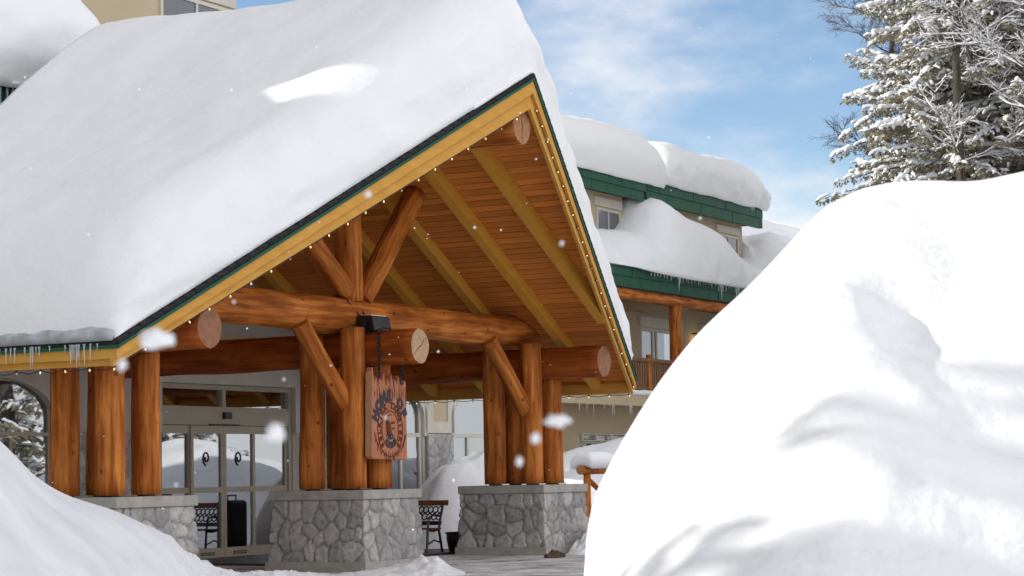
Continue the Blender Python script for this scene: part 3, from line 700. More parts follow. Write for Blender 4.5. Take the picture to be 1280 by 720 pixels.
# ================================================================== TIMBER CANOPY
CAN = thing('entrance_canopy', 'timber entrance canopy with ochre rake boards and log posts on three stone pedestals', 'canopy', (-.8, .8, 0))
VC, HWID, WA, WE, UA, UE = .8, 6.923, 6.841, 2.908, 2.367, .596
SL = (WA - WE) / HWID
def rw(v): return WA - SL * abs(v - VC)
def uf(v): return UE + (UA - UE) * (1 - abs(v - VC) / HWID)
PED = (-5.4, 0.0, 5.4)
for i, k in enumerate(PED):
    stone_body('stone_pedestal', -1.545, -.045, k + .045, k + 1.545, .13, 1.0, .05, CAN, 11 + i)
    MB().box((-1.63, k - .045, 0), (.045, k + 1.64, .14)).build('plinth', CONCRETE, CAN)
    cap = MB().box((-1.59, k, 1.0), (0, k + 1.59, 1.13)).build('pedestal_cap', CONCRETE, CAN); bevel(cap, .012)
    for a, b, top in ((-1.08, .364, 3.36), (-.39, .364, 3.42), (-.39, 1.056, 2.93), (-1.08, 1.056, 2.93)):
        log('log_post', (a, k + b, 1.15), (a, k + b, top), .187, .172, LOG, CAN, seed=i * 4 + int(a * 3) + int(b * 5) + 50, ends=(None, (ENDTAN, 0)))
        MB().tube([(a, k + b, 1.131), (a, k + b, 1.155)], .11, 12).build('post_foot', BLACK, CAN)
    if i: log('knee_brace', (-.62, k - .62, 3.46), (-.45, k + .36, 2.25), .135, .135, LOG, CAN, seed=i + 80)
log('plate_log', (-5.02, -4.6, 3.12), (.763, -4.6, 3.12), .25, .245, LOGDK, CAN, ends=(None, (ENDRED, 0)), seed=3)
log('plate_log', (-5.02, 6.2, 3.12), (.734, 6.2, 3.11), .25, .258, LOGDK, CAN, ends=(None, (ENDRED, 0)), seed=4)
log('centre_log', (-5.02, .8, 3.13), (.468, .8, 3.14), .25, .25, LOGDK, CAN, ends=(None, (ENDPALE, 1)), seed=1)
log('tie_beam', (-.75, -4.15, 3.63), (-.75, 6.75, 3.64), .268, .235, LOG, CAN, seed=8, wob=.03)
log('ridge_log', (-5.0, .8, 6.12), (2.163, .8, 6.142), .26, .258, LOG, CAN, ends=(None, (ENDTAN, 1)), seed=9)
log('king_post', (-.75, .88, 3.84), (-.75, .82, 5.95), .205, .185, LOG, CAN, seed=21)
log('gable_strut', (-.72, .70, 3.98), (-.72, -1.12, 5.32), .165, .16, LOG, CAN, seed=22)
log('gable_strut', (-.72, 1.12, 3.86), (-.72, 2.70, 5.60), .165, .175, LOG, CAN, seed=23)
# roof deck, ceiling, rafters, boards
for s in (-1, 1):
    ve = VC + s * HWID
    poly = [(-5.0, VC), (UA, VC), (UE, ve), (-5.0, ve)]
    if s > 0: poly = poly[::-1]
    MB().prism([(u, v, rw(v)) for u, v in poly], [(u, v, rw(v) - .045) for u, v in poly]).build('roof_deck', SHINGLE, CAN)
    P = [(u - (.05 if u > -4.9 else 0), VC + (v - VC) * .993, 0) for u, v in poly]
    MB().prism([(p[0], p[1], rw(p[1]) - .06) for p in P], [(p[0], p[1], rw(p[1]) - .10) for p in P]).build('ceiling_boards', CEIL, CAN)
    def rake(name, z0a, z1a, z0e, z1e, inset, th, mat):
        q = lambda v, z0, z1: [(uf(v) - inset, v, rw(v) + z0), (uf(v) - inset - th, v, rw(v) + z0), (uf(v) - inset - th, v, rw(v) + z1), (uf(v) - inset, v, rw(v) + z1)]
        return MB().prism(q(VC, z0a, z1a), q(ve - s * .004, z0e, z1e)).build(name, mat, CAN)
    rake('drip_edge', -.046, -.085, -.046, -.085, -.012, .05, GREEN)
    rake('rake_trim', -.086, -.265, -.086, -.20, .012, .05, YELLOW)
    rake('rake_board', -.20, -.475, -.15, -.29, .064, .05, YELLOW)
    # shingle butts showing at the edge
    mb = MB(); n = 44
    for k in range(n):
        v = VC + s * HWID * (k + .5) / n; hw = HWID / n * .47
        a, b = v - hw, v + hw
        mb.prism([(uf(a) + .012, a, rw(a) + .018), (uf(a) - .25, a, rw(a) + .018), (uf(a) - .25, a, rw(a) - .02), (uf(a) + .012, a, rw(a) - .02)],
                 [(uf(b) + .012, b, rw(b) + (.034 if s > 0 else .004)), (uf(b) - .25, b, rw(b) + .03), (uf(b) - .25, b, rw(b) - .02), (uf(b) + .012, b, rw(b) - .02)])
    mb.build('shingle_edge', SHINGLE, CAN)
    # eave fascia
    a, b = sorted((ve - s * .012, ve - s * .06)); MB().box((-5.0, a, WE - .20), (UE - .02, b, WE - .05)).build('eave_trim', YELLOW, CAN)
    a, b = sorted((ve - s * .064, ve - s * .11)); MB().box((-5.0, a, WE - .275), (UE - .08, b, WE - .10)).build('eave_board', YELLOW, CAN)
    a, b = sorted((ve + s * .012, ve - s * .03)); MB().box((-5.0, a, WE - .085), (UE, b, WE - .046)).build('drip_edge', GREEN, CAN)
    for u in (.95, -.10, -1.15, -2.22, -3.3, -4.4):
        vs_, v2 = VC + s * .16, ve - s * .12
        if u > .6: v2 = min(abs(v2 - VC), (1 - (u + .16 - UE) / (UA - UE)) * HWID) * s + VC
        q = lambda v, d: [(u - .08, v, rw(v) - .105), (u + .08, v, rw(v) - .105), (u + .08, v, rw(v) - .105 - d), (u - .08, v, rw(v) - .105 - d)]
        MB().prism(q(vs_, .25), q(v2, .17 if abs(v2 - VC) > 6.5 else .25)).build('rafter', YELLOWDK, CAN)

# ================================================================== SNOW ON THE ROOFS
def lerp(x, pts):
    return float(np.interp(x, [p[0] for p in pts], [p[1] for p in pts]))
def edge(d, r, p=2.6):
    x = min(max(d / r, 0), 1); return (1 - (1 - x) ** p) ** (1 / p)
def dense(a, b, n, ea=.0, eb=.0, k=14, r=.5):
    """positions from a to b, packed at the ends"""
    x = list(np.linspace(a, b, n)); s = 1 if b > a else -1
    if ea: x += [a + s * r * (i / k) ** 2.2 for i in range(1, k)]
    if eb: x += [b - s * r * (i / k) ** 2.2 for i in range(1, k)]
    x = sorted(set(round(q, 5) for q in x)); return x if s > 0 else x[::-1]
VL, VR = VC - HWID + .03, VC + HWID + .05
SV = dense(VL, VR, 110, 1, 1, 16, .8); SU = dense(0, 1, 84, 0, 1, 22, .22)
def cs_pt(s, v):
    side = -1 if v < VC else 1
    gap = (.045 + .035 * fbm((v * 1.3, 2, 7), 1, 3)) if side < 0 else .02
    u1 = uf(v) - gap; u = -5.0 + (u1 + 5.0) * s
    T = lerp(v, [(-6.2, 1.12), (-3, 1.25), (-1, 1.55), (.8, 1.86), (2.6, 1.36), (4.5, 1.20), (7.8, 1.06)])
    T += .065 * fbm((u * .33, v * .33, 1.7), 1, 3) + .03 * fbm((u * 1.3, v * 1.3, 5), 1, 3) + .06 * max(0, min(1.4, -2 - u)) * (1 if v > -1 else max(0, 1 + (v + 1) / 1.5)) - .10 * max(0, min(1, u - .6))
    base = WA - SL * (math.sqrt((v - VC) ** 2 + .36) if True else 0) + .0
    df = (u1 - u); de = min(v - VL, VR - v)
    k = edge(df, .95 if side < 0 else .95 - .55 * min(1, (v - VC) / 2), 2.3) * edge(de, 1.1 if side < 0 else .55, 2.2)
    top = max(rw(v) + .035, rw(v) + (base - rw(v) + T) * k)
    # the cut front face is ragged and layered
    if df < .5:
        h = top - rw(v)
        u += (.085 * fbm((v * .7, h * 3.6, 3), 1, 4) + .05 * fbm((v * 2.2, h * 2.5, 8), 1, 3)) * min(1, h / .25) * (1 - df / .5)
        u += .05 * (h / 1.4) * (1 - df / .5)
    if side > 0 and de < .5: v = v + .05 * fbm((u, top * 2, 4), 1, 3) * (1 - de / .5)
    return (u, v, top)
cs = hgrid('snow_blanket', SU, SV, cs_pt, SNOWROOF, lambda s, v: (-5.0 + (uf(v) - (.075 if v < VC else .02) + 5.0) * s, v, rw(v) + .012), base=(-1.5, .8, 7))
props(cs, 'thick smooth snow blanket covering the gable roof of the timber entrance canopy', 'roof snow')
# a slipped shelf of snow lying on the rake near the peak
def shelf_pt(a, b):
    v = -.35 + a * 1.35; d = b * (.34 - .16 * a) * (1 + .25 * fbm((a * 4, b * 2, 2), 1, 3))
    return (uf(v) - .34 + .34 * min(1, b * 1.05) + .05 * fbm((a * 6, 1, b), 1, 2), v, rw(v) + .045 + (.20 - .17 * b) * edge(min(a, 1 - a) * 1.3 + .02, .2) * (1 + .4 * fbm((a * 3, 0, 1), 1, 2)))
sh = hgrid('snow_shelf', list(np.linspace(0, 1, 30)), list(np.linspace(0, 1, 14)), shelf_pt, SNOWROOF, lambda a, b: (uf(-.35 + a * 1.35) - .34 + .33 * b, -.35 + a * 1.35, rw(-.35 + a * 1.35) + .03), base=(1.8, .3, 6.6))
props(sh, 'small slipped shelf of snow lying on the rake just left of the gable peak', 'roof snow')
# grey ice along the left eave
def band_pt(a, b):
    u = -5 + a * (UE + 4.93); return (u, VL - .05 + b * .3, WE + SL * b * .3 + .02 + (.11 + .05 * fbm((u * 2.1, b, 3), 1, 4)) * edge(b + .08, .3) * edge((1 - a) * 5 + .02, .4))
ib = hgrid('eave_ice', list(np.linspace(0, 1, 120)), list(np.linspace(0, 1, 7)), band_pt, ICEBAND, lambda a, b: (-5 + a * (UE + 4.93), VL - .05 + b * .3, WE + SL * b * .3 + .004), base=(-2, VL, WE))
props(ib, 'band of grey ice under the snow along the left eave of the canopy', 'ice')

def pillow(name, label, u0, u1, v0, v1, w0, h, r=.7, rv=.9, seed=0, sag=.06, tex=.05, tilt=0.0, mat=SNOWROOF):
    U = dense(u0, u1, 46, 1, 0, 18, r); Vv = dense(v0, v1, 70, 1, 1, 18, rv)
    def f(u, v):
        df = u0 - u; de = min(v - v0, v1 - v)
        hh = h * (1 + .10 * fbm((u * .4, v * .22, seed), 1, 3)) + tilt * (v - v0)
        k = edge(df, r, 2.7) * edge(de, rv, 2.5)
        z = w0 + .02 + hh * k
        du = 0
        if df < r:
            x = (z - w0) / h; du = (.20 * math.sin(math.pi * min(1, x) ** .8) + tex * fbm((v * 1.4, z * 2.6, seed + 4), 1, 4)) * (1 - df / r)
        dv = 0
        if de < rv:
            x = (z - w0) / h; dv = .05 * math.sin(math.pi * min(1, x)) * (1 - de / rv) * (1 if v1 - v < v - v0 else -1)
        return (u + du, v + dv, z + .03 * fbm((u * 2, v * 2, seed), 1, 3))
    o = hgrid(name, U, Vv, f, mat, lambda u, v: (u + (.0 if u0 - u > .02 else -.02), v, w0 - sag * (1 + .6 * fbm((v * .9, 1, seed), 1, 3)) * (1 if u0 - u < .02 else .0) + .004), base=((u0 + u1) / 2, (v0 + v1) / 2, w0))
    return props(o, label, 'roof snow')
pillow('snow_slab', 'rounded thick snow slab on the green dormer roof directly right of the canopy gable', -8.92, -14.2, 14.7, 30.25, 9.31, 1.50, .85, 1.2, 2)
pillow('snow_slab', 'rounded thick snow slab on the far dormer roof whose fascia ends in open sky', -8.95, -14.2, 30.42, 38.1, 9.43, 1.38, .8, 1.3, 5, tex=.09)
pillow('snow_slab', 'overhanging snow slab with an icicle fringe above the left slope of the canopy', -6.1, -12.3, -14, 2.25, 7.47, 1.95, 1.0, 1.2, 9, sag=.1, tex=.10)
pillow('snow_slab', 'crusty snow behind the corner of the upper tan wall above the canopy', -7.6, -12.3, 7.35, 14.0, 8.6, 1.62, .7, .5, 12, tex=.08)
CREST = [(14.8, 7.7), (25, 7.72), (27.9, 7.84), (28.5, 8.25), (28.9, 8.72), (29.6, 8.95), (30.8, 8.72), (33.0, 8.42), (34.4, 8.15), (35.3, 7.9), (35.9, 7.66), (36.7, 7.69), (37.5, 7.95), (38.2, 8.4), (39.1, 8.85), (41.6, 8.8), (46, 8.6), (60, 8.9)]
def wing_pt(u, v):
    lip = lerp(v, [(14.8, .0), (25.7, .0), (27, .16), (29, .22), (33.0, .2), (33.9, .02), (60, 0)])
    u = u + lip if u > -9 else u
    d = -7.93 + lip - u; c = lerp(v, CREST)
    z = 6.64 + (c - 6.64) * edge(d, 1.45, 1.9 if lip > .05 else 1.5)
    if u < -9.3 and v > 37.4: z = max(z - .1 * (-9.3 - u), lroof(u, v) + .9)
    elif u < -9.3 and 28.7 < v < 29.4: z = z + .15
    z += (.06 * fbm((u * .8, v * .5, 3), 1, 4) + .025 * fbm((u * 2.5, v * 2.5, 6), 1, 3)) * min(1, d / .4)
    if d < .9: u += .06 * fbm((v * 1.1, z * 2.5, 9), 1, 4) * (1 - d / .9)
    return (u, v, z)
def wing_bot(u, v):
    lip = lerp(v, [(14.8, .0), (25.7, .0), (27, .16), (29, .22), (33.0, .2), (33.9, .02), (60, 0)])
    return (u + lip if u > -9 else u, v, (6.668 if u > -8.06 else lroof(u, v) + .02) - (.13 * lip / .2 if u > -8.0 else 0))
ws = hgrid('snow_heap', dense(-7.93, -13.5, 40, 1, 0, 18, 1.2), list(np.arange(14.8, 24, .6)) + list(np.arange(24, 46, .16)) + list(np.arange(46, 60, .8)), wing_pt, SNOW, wing_bot, base=(-10, 30, 6.7))
props(ws, 'heaped snow filling the lower wing roof between the dormers above the long green fascia', 'roof snow')
lg = hgrid('snow_strip', dense(-7.98, -8.15, 8, 1, 1, 6, .08), list(np.arange(14.8, 40, .15)), lambda u, v: (u, v, 3.31 + (.13 + .04 * fbm((v, 1, 2), 1, 3)) * edge(min(-7.97 - u, u + 8.16) + .01, .06)), SNOW, lambda u, v: (u, v, 3.303), base=(-8, 25, 3.3))
props(lg, 'thin strip of snow along the balcony floor edge under the wooden railing', 'snow strip')

# ================================================================== SNOW BANKS
RB = [(.0268, -.16), (.0282, -.105), (.0296, -.06), (.0303, -.0471), (.0326, -.0219), (.0384, -.0039), (.0536, .0213), (.0725, .0501), (.095, .0717), (.1175, .0897), (.1328, .1079), (.1479, .1224), (.1628, .1277), (.1813, .1303), (.207, .128), (.2218, .1292), (.2367, .1338), (.27, .139), (.34, .135), (.42, .10), (.5, .0)]
def rb_ridge(a):
    sm = lambda x: (lambda q: q * q * (3 - 2 * q))(min(1, max(0, x)))
    return 9.7 + .9 * sm((a - .03) / .30)
def rb_pt(a, t):
    yr = rb_ridge(a); wd = min(.016, max(0, a - .030) * .6); e = sum(lerp(a + wd * q, RB) for q in np.linspace(-1, 1, 9)) / 9; zr = max(.02, 1.33 + e * yr)
    if t <= 1:
        y = yr - 5.2 * (1 - t); s = 1 - t; z = zr * (1 - s ** 1.55) if s < 1 else 0
    else:
        y = yr + 4.5 * (t - 1); s = t - 1; z = zr * (1 - s ** 1.8)
    x = a * y
    k = min(1, max(0, (1 - t) * 2)) if t <= 1 else 0; k = k * k * (3 - 2 * k)
    # hollow near the top, a shoulder and a second hump low on the right
    z -= .10 * .6 * math.exp(-(((x - 1.74) / .16) ** 2 + ((y - 9.45) / .34) ** 2))
    z += (.10 * math.exp(-(((x - 1.15) / .16) ** 2 + ((y - 7.9) / .35) ** 2)) - .07 * math.exp(-(((x - 1.42) / .14) ** 2 + ((y - 7.9) / .35) ** 2))) * k
    z += (.07 * fbm((x * .9, y * .8, 2), 1, 3) + .02 * fbm((x * 3.5, y * 3.5, 6), 1, 4)) * min(1, zr) * min(1, .05 + abs(1 - t) * 2.2)
    return (x, y, max(z, -.02))
A_ = sorted(set([round(x, 5) for x in list(np.linspace(.0268, .06, 46)) + list(np.linspace(.06, .26, 120)) + list(np.linspace(.26, .5, 30))]))
T_ = list(np.linspace(0, .3, 12)) + list(np.linspace(.32, 1.1, 90)) + list(np.linspace(1.13, 2, 24))
rb = hgrid('snow_bank', A_, T_, rb_pt, SNOWBANK, lambda a, t: (*rb_pt(a, t)[:2], -.05), base=(2.2, 10, 0), world=True)
props(rb, 'towering sunlit snow bank piled up in front of the wing and its balcony', 'snow bank')

LB = [(-.36, .055), (-.30, .045), (-.2347, .0222), (-.2274, .010), (-.2201, .003), (-.2128, -.0019), (-.2063, -.0056), (-.1993, -.009), (-.1884, -.011), (-.1764, -.0163), (-.1645, -.0227), (-.1583, -.0246), (-.1558, -.0282), (-.1485, -.0342), (-.1456, -.0364), (-.138, -.0400), (-.125, -.0435), (-.11, -.0425), (-.095, -.0433), (-.085, -.0445), (-.075, -.0436), (-.065, -.0425), (-.052, -.0405), (-.043, -.0375), (-.036, -.0375), (-.030, -.0415), (-.022, -.0455), (-.015, -.049)]
def lb_ridge(a): return lerp(a, [(-.36, 19), (-.235, 21), (-.20, 22.2), (-.165, 23.4), (-.145, 24.2), (-.125, 26.2), (-.09, 28.2), (-.055, 29.3), (-.03, 29.4), (-.015, 29.4)])
def lb_pt(a, t):
    ws_ = .016 if a < -.17 else .016 * max(0, (-.15 - a) / .02); yr = sum(lb_ridge(a + ws_ * q) for q in np.linspace(-1, 1, 9)) / 9; e = sum(lerp(a + ws_ * q * .6, LB) for q in np.linspace(-1, 1, 9)) / 9; zr = max(.012, 1.33 + e * yr)
    wf = lerp(a, [(-.36, 7), (-.2, 6), (-.14, 2.6), (-.11, 1.2), (-.015, .9)]); wb = lerp(a, [(-.36, 5), (-.2, 2.8), (-.15, 1.6), (-.12, .6), (-.015, .5)])
    if t <= 1: y = yr - wf * (1 - t); z = zr * (1 - (1 - t) ** 1.7)
    else: y = yr + wb * (t - 1); z = zr * (1 - (t - 1) ** 1.7)
    x = a * y; rough = lerp(a, [(-.25, .0), (-.175, .0), (-.15, .045), (-.11, .075), (-.015, .07)])
    big = lerp(a, [(-.36, .10), (-.2, .05), (-.16, .03), (-.12, .0), (0, 0)])
    z += (rough * (fbm((x * 5, y * 5, 1), 1, 5) + .6 * abs(fbm((x * 9, y * 9, 7), 1, 3))) + big * fbm((x * .7, y * .7, 8), 1, 3) * min(1, abs(t - 1) / .3) ** 2) * min(1, zr * 3)
    return (x, y, max(z, -.02))
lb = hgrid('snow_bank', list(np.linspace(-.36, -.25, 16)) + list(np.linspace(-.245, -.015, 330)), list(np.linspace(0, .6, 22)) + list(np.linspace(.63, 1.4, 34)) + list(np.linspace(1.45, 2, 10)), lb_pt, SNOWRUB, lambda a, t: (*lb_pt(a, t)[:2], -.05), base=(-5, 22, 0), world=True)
props(lb, 'shaded snow bank sloping from the left edge to broken lumps below the doors', 'snow bank')

def mound(name, label, cat, c, ru, rv, h, seed, p=1.5, mat=SNOW, n=60, rough=.04):
    def f(a, b):
        r = math.hypot(a, b); z = h * max(0, 1 - r ** (2 * p)) if r < 1 else 0
        z *= 1 + .22 * fbm((a * 1.5, b * 1.5, seed), 1, 3)
        z += rough * fbm((a * 7, b * 7, seed + 3), 1, 4) * min(1, max(0, (1 - r) * 4))
        return (c[0] + a * ru, c[1] + b * rv, max(z, -.015))
    L_ = list(np.linspace(-1, 1, n)); o = hgrid(name, L_, L_, f, mat, lambda a, b: (c[0] + a * ru, c[1] + b * rv, -.06), base=(c[0], c[1], 0))
    return props(o, label, cat)
mound('snow_bank', 'smooth snow mound behind the bench and the right pedestal, in front of the arched windows', 'snow bank', (-3.55, 10.2), 1.15, 3.4, 1.72, 3, 1.5)
mound('snow_bank', 'long snow bank against the tan ground floor wall behind the log fence', 'snow bank', (-5.6, 24), 3.2, 11.0, 2.0, 6, 1.3)
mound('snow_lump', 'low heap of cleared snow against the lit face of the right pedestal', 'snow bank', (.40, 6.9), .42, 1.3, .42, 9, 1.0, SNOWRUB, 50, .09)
mound('snow_bank', 'big sunlit snow pile beyond the drive, seen mirrored in the entrance doors', 'snow bank', (8.5, 20.5), 4.0, 7.0, 2.3, 15, 1.2, SNOWBANK)

# ================================================================== ICICLES
def icicle_mesh(L_, r, seed):
    mb = MB(); rr = random.Random(seed); pts = []; rs = []
    for i in range(7):
        t = i / 6; pts.append((rr.uniform(-.004, .004) * t, rr.uniform(-.004, .004) * t, -L_ * t)); rs.append(max(.0015, r * (1 - t) ** .8 * (1 + .18 * math.sin(i * 2.3 + seed))))
    return mb.tube(pts, rs, 7)
def icicles(spots, label, group, seed):
    for i, (p, L_, r) in enumerate(spots):
        m = icicle_mesh(L_, r, seed + i); V = [(a + p[0], b + p[1], c + p[2]) for a, b, c in m.v]
        o = mk('icicle', V, m.f, ICE, None, smooth=True, base=p); props(o, label, 'icicle', group)
rr = random.Random(5); sp_ = []
ve = VC - HWID
for u, L_ in ((-1.06, .10), (-.93, .13), (-.83, .26), (-.76, .18), (-.70, .24), (-.55, .16), (-.46, .33), (-.43, .30), (-.38, .12), (-.33, .20), (-.18, .10), (.05, .12), (.13, .31), (.155, .24), (.18, .20), (.22, .36), (.25, .30), (.33, .33), (.42, .26), (.52, .10)):
    sp_.append(((u - .2, ve - .02, WE - .02), L_ * .78, .009 + L_ * .022))
icicles(sp_, 'thin clear icicle hanging from the left eave of the timber canopy', 'icicles along the left eave', 10)
sp_ = [((-8.0 + .02, 22.6 + rr.random() * 3.2, 3.03), rr.uniform(.08, .38), rr.uniform(.010, .017)) for _ in range(12)]
icicles(sp_, 'icicle hanging from the grey balcony edge behind the right posts', 'icicles under the balcony edge', 60)
sp_ = [((-7.74, 26.6 + 6.9 * (i + rr.random() * .6) / 34, 6.53 + .0), rr.choice((.06, .08, .12, .2)) * rr.uniform(.7, 1.2), rr.uniform(.009, .016)) for i in range(34)]
sp_ += [((-7.73, v, 6.53), L_, .021) for v, L_ in ((28.4, .4), (31.35, .45), (32.45, .6), (32.6, .4))]
icicles(sp_, 'icicle hanging under the snow heap over the long green wing fascia', 'icicles along the wing fascia', 100)
sp_ = [((-6.2, -1.6 + 2.9 * (i + rr.random() * .5) / 20, 7.42), rr.uniform(.2, .75), rr.uniform(.022, .045)) for i in range(20)]
icicles(sp_, 'grey icicle under the snow slab above the left slope of the canopy', 'icicles under the left snow slab', 200)
sp_ = [((E0 + .14, 8.9 + .9 * rr.random() + (1.0 if i % 2 else 0), 3.2), rr.uniform(.2, .8), rr.uniform(.015, .028)) for i in range(9)]
icicles(sp_, 'long icicle in front of the cream panel between the arched windows', 'icicles by the arched windows', 300)

# ================================================================== LIGHT STRINGS
def bulb_me():
    bm = bmesh.new(); bmesh.ops.create_icosphere(bm, subdivisions=1, radius=.0108)
    for v in bm.verts: v.co.z = v.co.z * 1.7 - .028
    me = bpy.data.meshes.new('bulb'); bm.to_mesh(me); bm.free()
    for p in me.polygons: p.use_smooth = True
    return me
BM_ON = bulb_me(); BM_ON.materials.append(BULB); BM_OFF = BM_ON.copy(); BM_OFF.materials.clear(); BM_OFF.materials.append(BULBOFF)
def sock_me():
    mb = MB().tube([(0, 0, .012), (0, 0, -.012)], .014, 7); me = bpy.data.meshes.new('socket'); me.from_pydata(mb.v, [], mb.f); me.materials.append(BLACK); return me
SOCK = sock_me()
def string(label, pts, off_rate=.15, seed=0, axis=(0, 0, -1), sag=.02):
    base = pts[0]; t = thing('string_lights', label, 'string lights', base); r = random.Random(seed)
    path = []
    for a, b in zip(pts, pts[1:]):
        for k in range(4):
            s = k / 4; path.append((a[0] + (b[0] - a[0]) * s, a[1] + (b[1] - a[1]) * s, a[2] + (b[2] - a[2]) * s - sag * math.sin(math.pi * s) * (.4 + r.random() * .6)))
    path.append(pts[-1]); MB().tube(path, .006, 5).build('wire', BLACK, t)
    q = Vector((0, 0, -1)).rotation_difference(Vector(axis))
    for p in pts:
        b = bpy.data.objects.new('bulb', BM_OFF if r.random() < off_rate else BM_ON); COL.objects.link(b); b.parent = t
        b.location = Vector(p) - Vector(base); b.rotation_mode = 'QUATERNION'; b.rotation_quaternion = Quaternion((0, 1, 0), r.uniform(-.4, .4)) @ q
        s = bpy.data.objects.new('socket', SOCK); COL.objects.link(s); s.parent = b
    return t
pl = lambda v, z, i: (uf(v) - i, v, rw(v) + z)
tz = lambda v: -.475 + (.475 - .29) * abs(v - VC) / HWID
string('string of small warm bulbs along the lower edge of the left rake board', [pl(v, tz(v) - .012, .085) for v in np.linspace(VC - HWID + .15, VC - .25, 22)], .1, 1)
string('string of small warm bulbs running down the face of the right rake board', [pl(v, tz(v) * .62 - .03, .045) for v in np.linspace(VC + .25, VC + HWID - .1, 22)], .06, 2, axis=(.75, -.5, -.45))
string('sagging string of bulbs under the left eave board beside the icicles', [(u, VC - HWID + .075, WE - .29) for u in np.linspace(UE - .1, -4.6, 15)], .45, 3, sag=.05)
string('string of bulbs under the far eave board of the canopy, right of the posts', [(u, VC + HWID - .09, WE - .29) for u in np.linspace(UE - .1, -4.8, 15)], .25, 4, sag=.03)

# ================================================================== FLOODLIGHT AND SIGN
FL = thing('floodlight', 'black box floodlight on top of the middle log above the carved sign', 'floodlight', (-.33, .85, 3.40))
q = [(-.50, .66, 3.44), (-.50, 1.02, 3.44), (-.50, 1.02, 3.62), (-.50, .66, 3.62)]; p = [(-.16, .60, 3.39), (-.16, 1.08, 3.39), (-.20, 1.08, 3.60), (-.20, .60, 3.60)]
bevel(MB().prism(q, p).build('housing', BLACK, FL), .012)
MB().prism([(-.46, .68, 3.624), (-.46, 1.0, 3.624), (-.24, 1.04, 3.608), (-.24, .64, 3.608)], [(-.46, .68, 3.634), (-.46, 1.0, 3.634), (-.24, 1.04, 3.618), (-.24, .64, 3.618)]).build('lens', LENS, FL)
MB().box((-.36, .56, 3.32), (-.30, .592, 3.56)).box((-.36, .60, 3.385), (-.30, 1.08, 3.41)).build('bracket', BLACK, FL)
MB().tube([(-.46, .84, 3.62), (-.56, .82, 3.78), (-.66, .78, 3.90), (-.78, .72, 3.93), (-.90, .70, 3.86)], .012, 6).build('cable', BLACK, FL)
MB().tube([(-.48, .72, 3.62), (-.52, .60, 3.72), (-.58, .52, 3.86), (-.72, .48, 3.92)], .010, 6).build('cable', BLACK, FL)

SU_ = -.07
SIGN = thing('carved_sign', 'carved reddish cedar sign hung by chains under the middle log', 'sign', (SU_, .82, 1.55))
top = [(1.30, 2.62), (1.28, 2.70), (1.235, 2.66), (1.20, 2.735), (1.15, 2.60), (1.10, 2.76), (1.045, 2.63), (1.01, 2.70), (.96, 2.58), (.91, 2.78), (.85, 2.62), (.80, 2.71), (.745, 2.58), (.70, 2.80), (.64, 2.66), (.585, 2.70), (.54, 2.57), (.49, 2.74), (.44, 2.62), (.40, 2.86)]
out = [(.34, 1.60), (.37, 1.56), (1.27, 1.545), (1.305, 1.58)] + top + [(.375, 2.84)]
pan = MB().prism([(SU_ - .095, *p) for p in out], [(SU_, *p) for p in out]).build('panel', CEDAR, SIGN)
bevel(pan, .012)
MB().prism([(SU_ - .10, .335, 1.60), (SU_ + .004, .337, 1.60), (SU_ + .004, .374, 2.80), (SU_ - .10, .372, 2.80)], [(SU_ - .10, .328, 1.605), (SU_ + .004, .330, 1.605), (SU_ + .004, .365, 2.79), (SU_ - .10, .363, 2.79)]).build('edge_strip', CEDAREDGE, SIGN)
# grooves under the jagged top
mb = MB(); r = random.Random(2)
for k in range(15):
    v = .43 + .84 * k / 14 + r.uniform(-.01, .01); l0 = r.uniform(2.30, 2.42); l1 = r.uniform(2.52, 2.62)
    mb.tube([(SU_ + .001, v, l0), (SU_ + .002, v + r.uniform(-.012, .012), (l0 + l1) / 2), (SU_ + .001, v + r.uniform(-.012, .012), l1)], [.002, r.uniform(.005, .010), .003], 5)
mb.build('carved_grooves', CARVE, SIGN)
def glyph(ch, size, ang, cv, cw, u, bold=.0, sx=1.0):
    c = bpy.data.curves.new('glyph', 'FONT'); c.body = ch; c.size = size; c.extrude = .006; c.offset = bold; c.align_x = 'CENTER'
    o = bpy.data.objects.new('glyph', c); COL.objects.link(o); dg = bpy.context.evaluated_depsgraph_get(); me = bpy.data.meshes.new_from_object(o.evaluated_get(dg))
    V = []
    for v in me.vertices:
        x, y, z = v.co; x *= sx; V.append((u + z, cv + x * math.cos(ang) - y * math.sin(ang), cw + x * math.sin(ang) + y * math.cos(ang)))
    F = [tuple(p.vertices) for p in me.polygons]; bpy.data.objects.remove(o); bpy.data.curves.remove(c); bpy.data.meshes.remove(me); return V, F
CVv, CWw = .84, 1.98
def arc_text(txt, rx, ry, a0, a1, size, mat, name, bold=.004, flip=False, sx=1):
    mb = MB(); n = len(txt)
    for i, ch in enumerate(txt):
        if ch == ' ': continue
        a = a0 + (a1 - a0) * i / (n - 1); x, y = CVv + math.cos(a) * rx, CWw + math.sin(a) * ry
        t = math.atan2(math.cos(a) * ry, -math.sin(a) * rx)     # tangent
        ang = t + math.pi if not flip else t
        V, F = glyph(ch, size, ang, x, y, SU_ + .001, bold, sx); mb.add(V, F)
    return mb.build(name, mat, SIGN)
arc_text('HOME OF', .36, .415, rad(156), rad(30), .20, LETTERD, 'lettering', .016)
arc_text('SELKIRK TANGIERS', .255, .305, rad(222), rad(-42), .115, CARVE, 'lettering', .008)
arc_text('HELI', .125, .135, rad(232), rad(308), .105, LETTERD, 'lettering', .009, True)
arc_text('SKIING', .215, .255, rad(231), rad(309), .105, LETTERD, 'lettering', .009, True)
mb = MB()
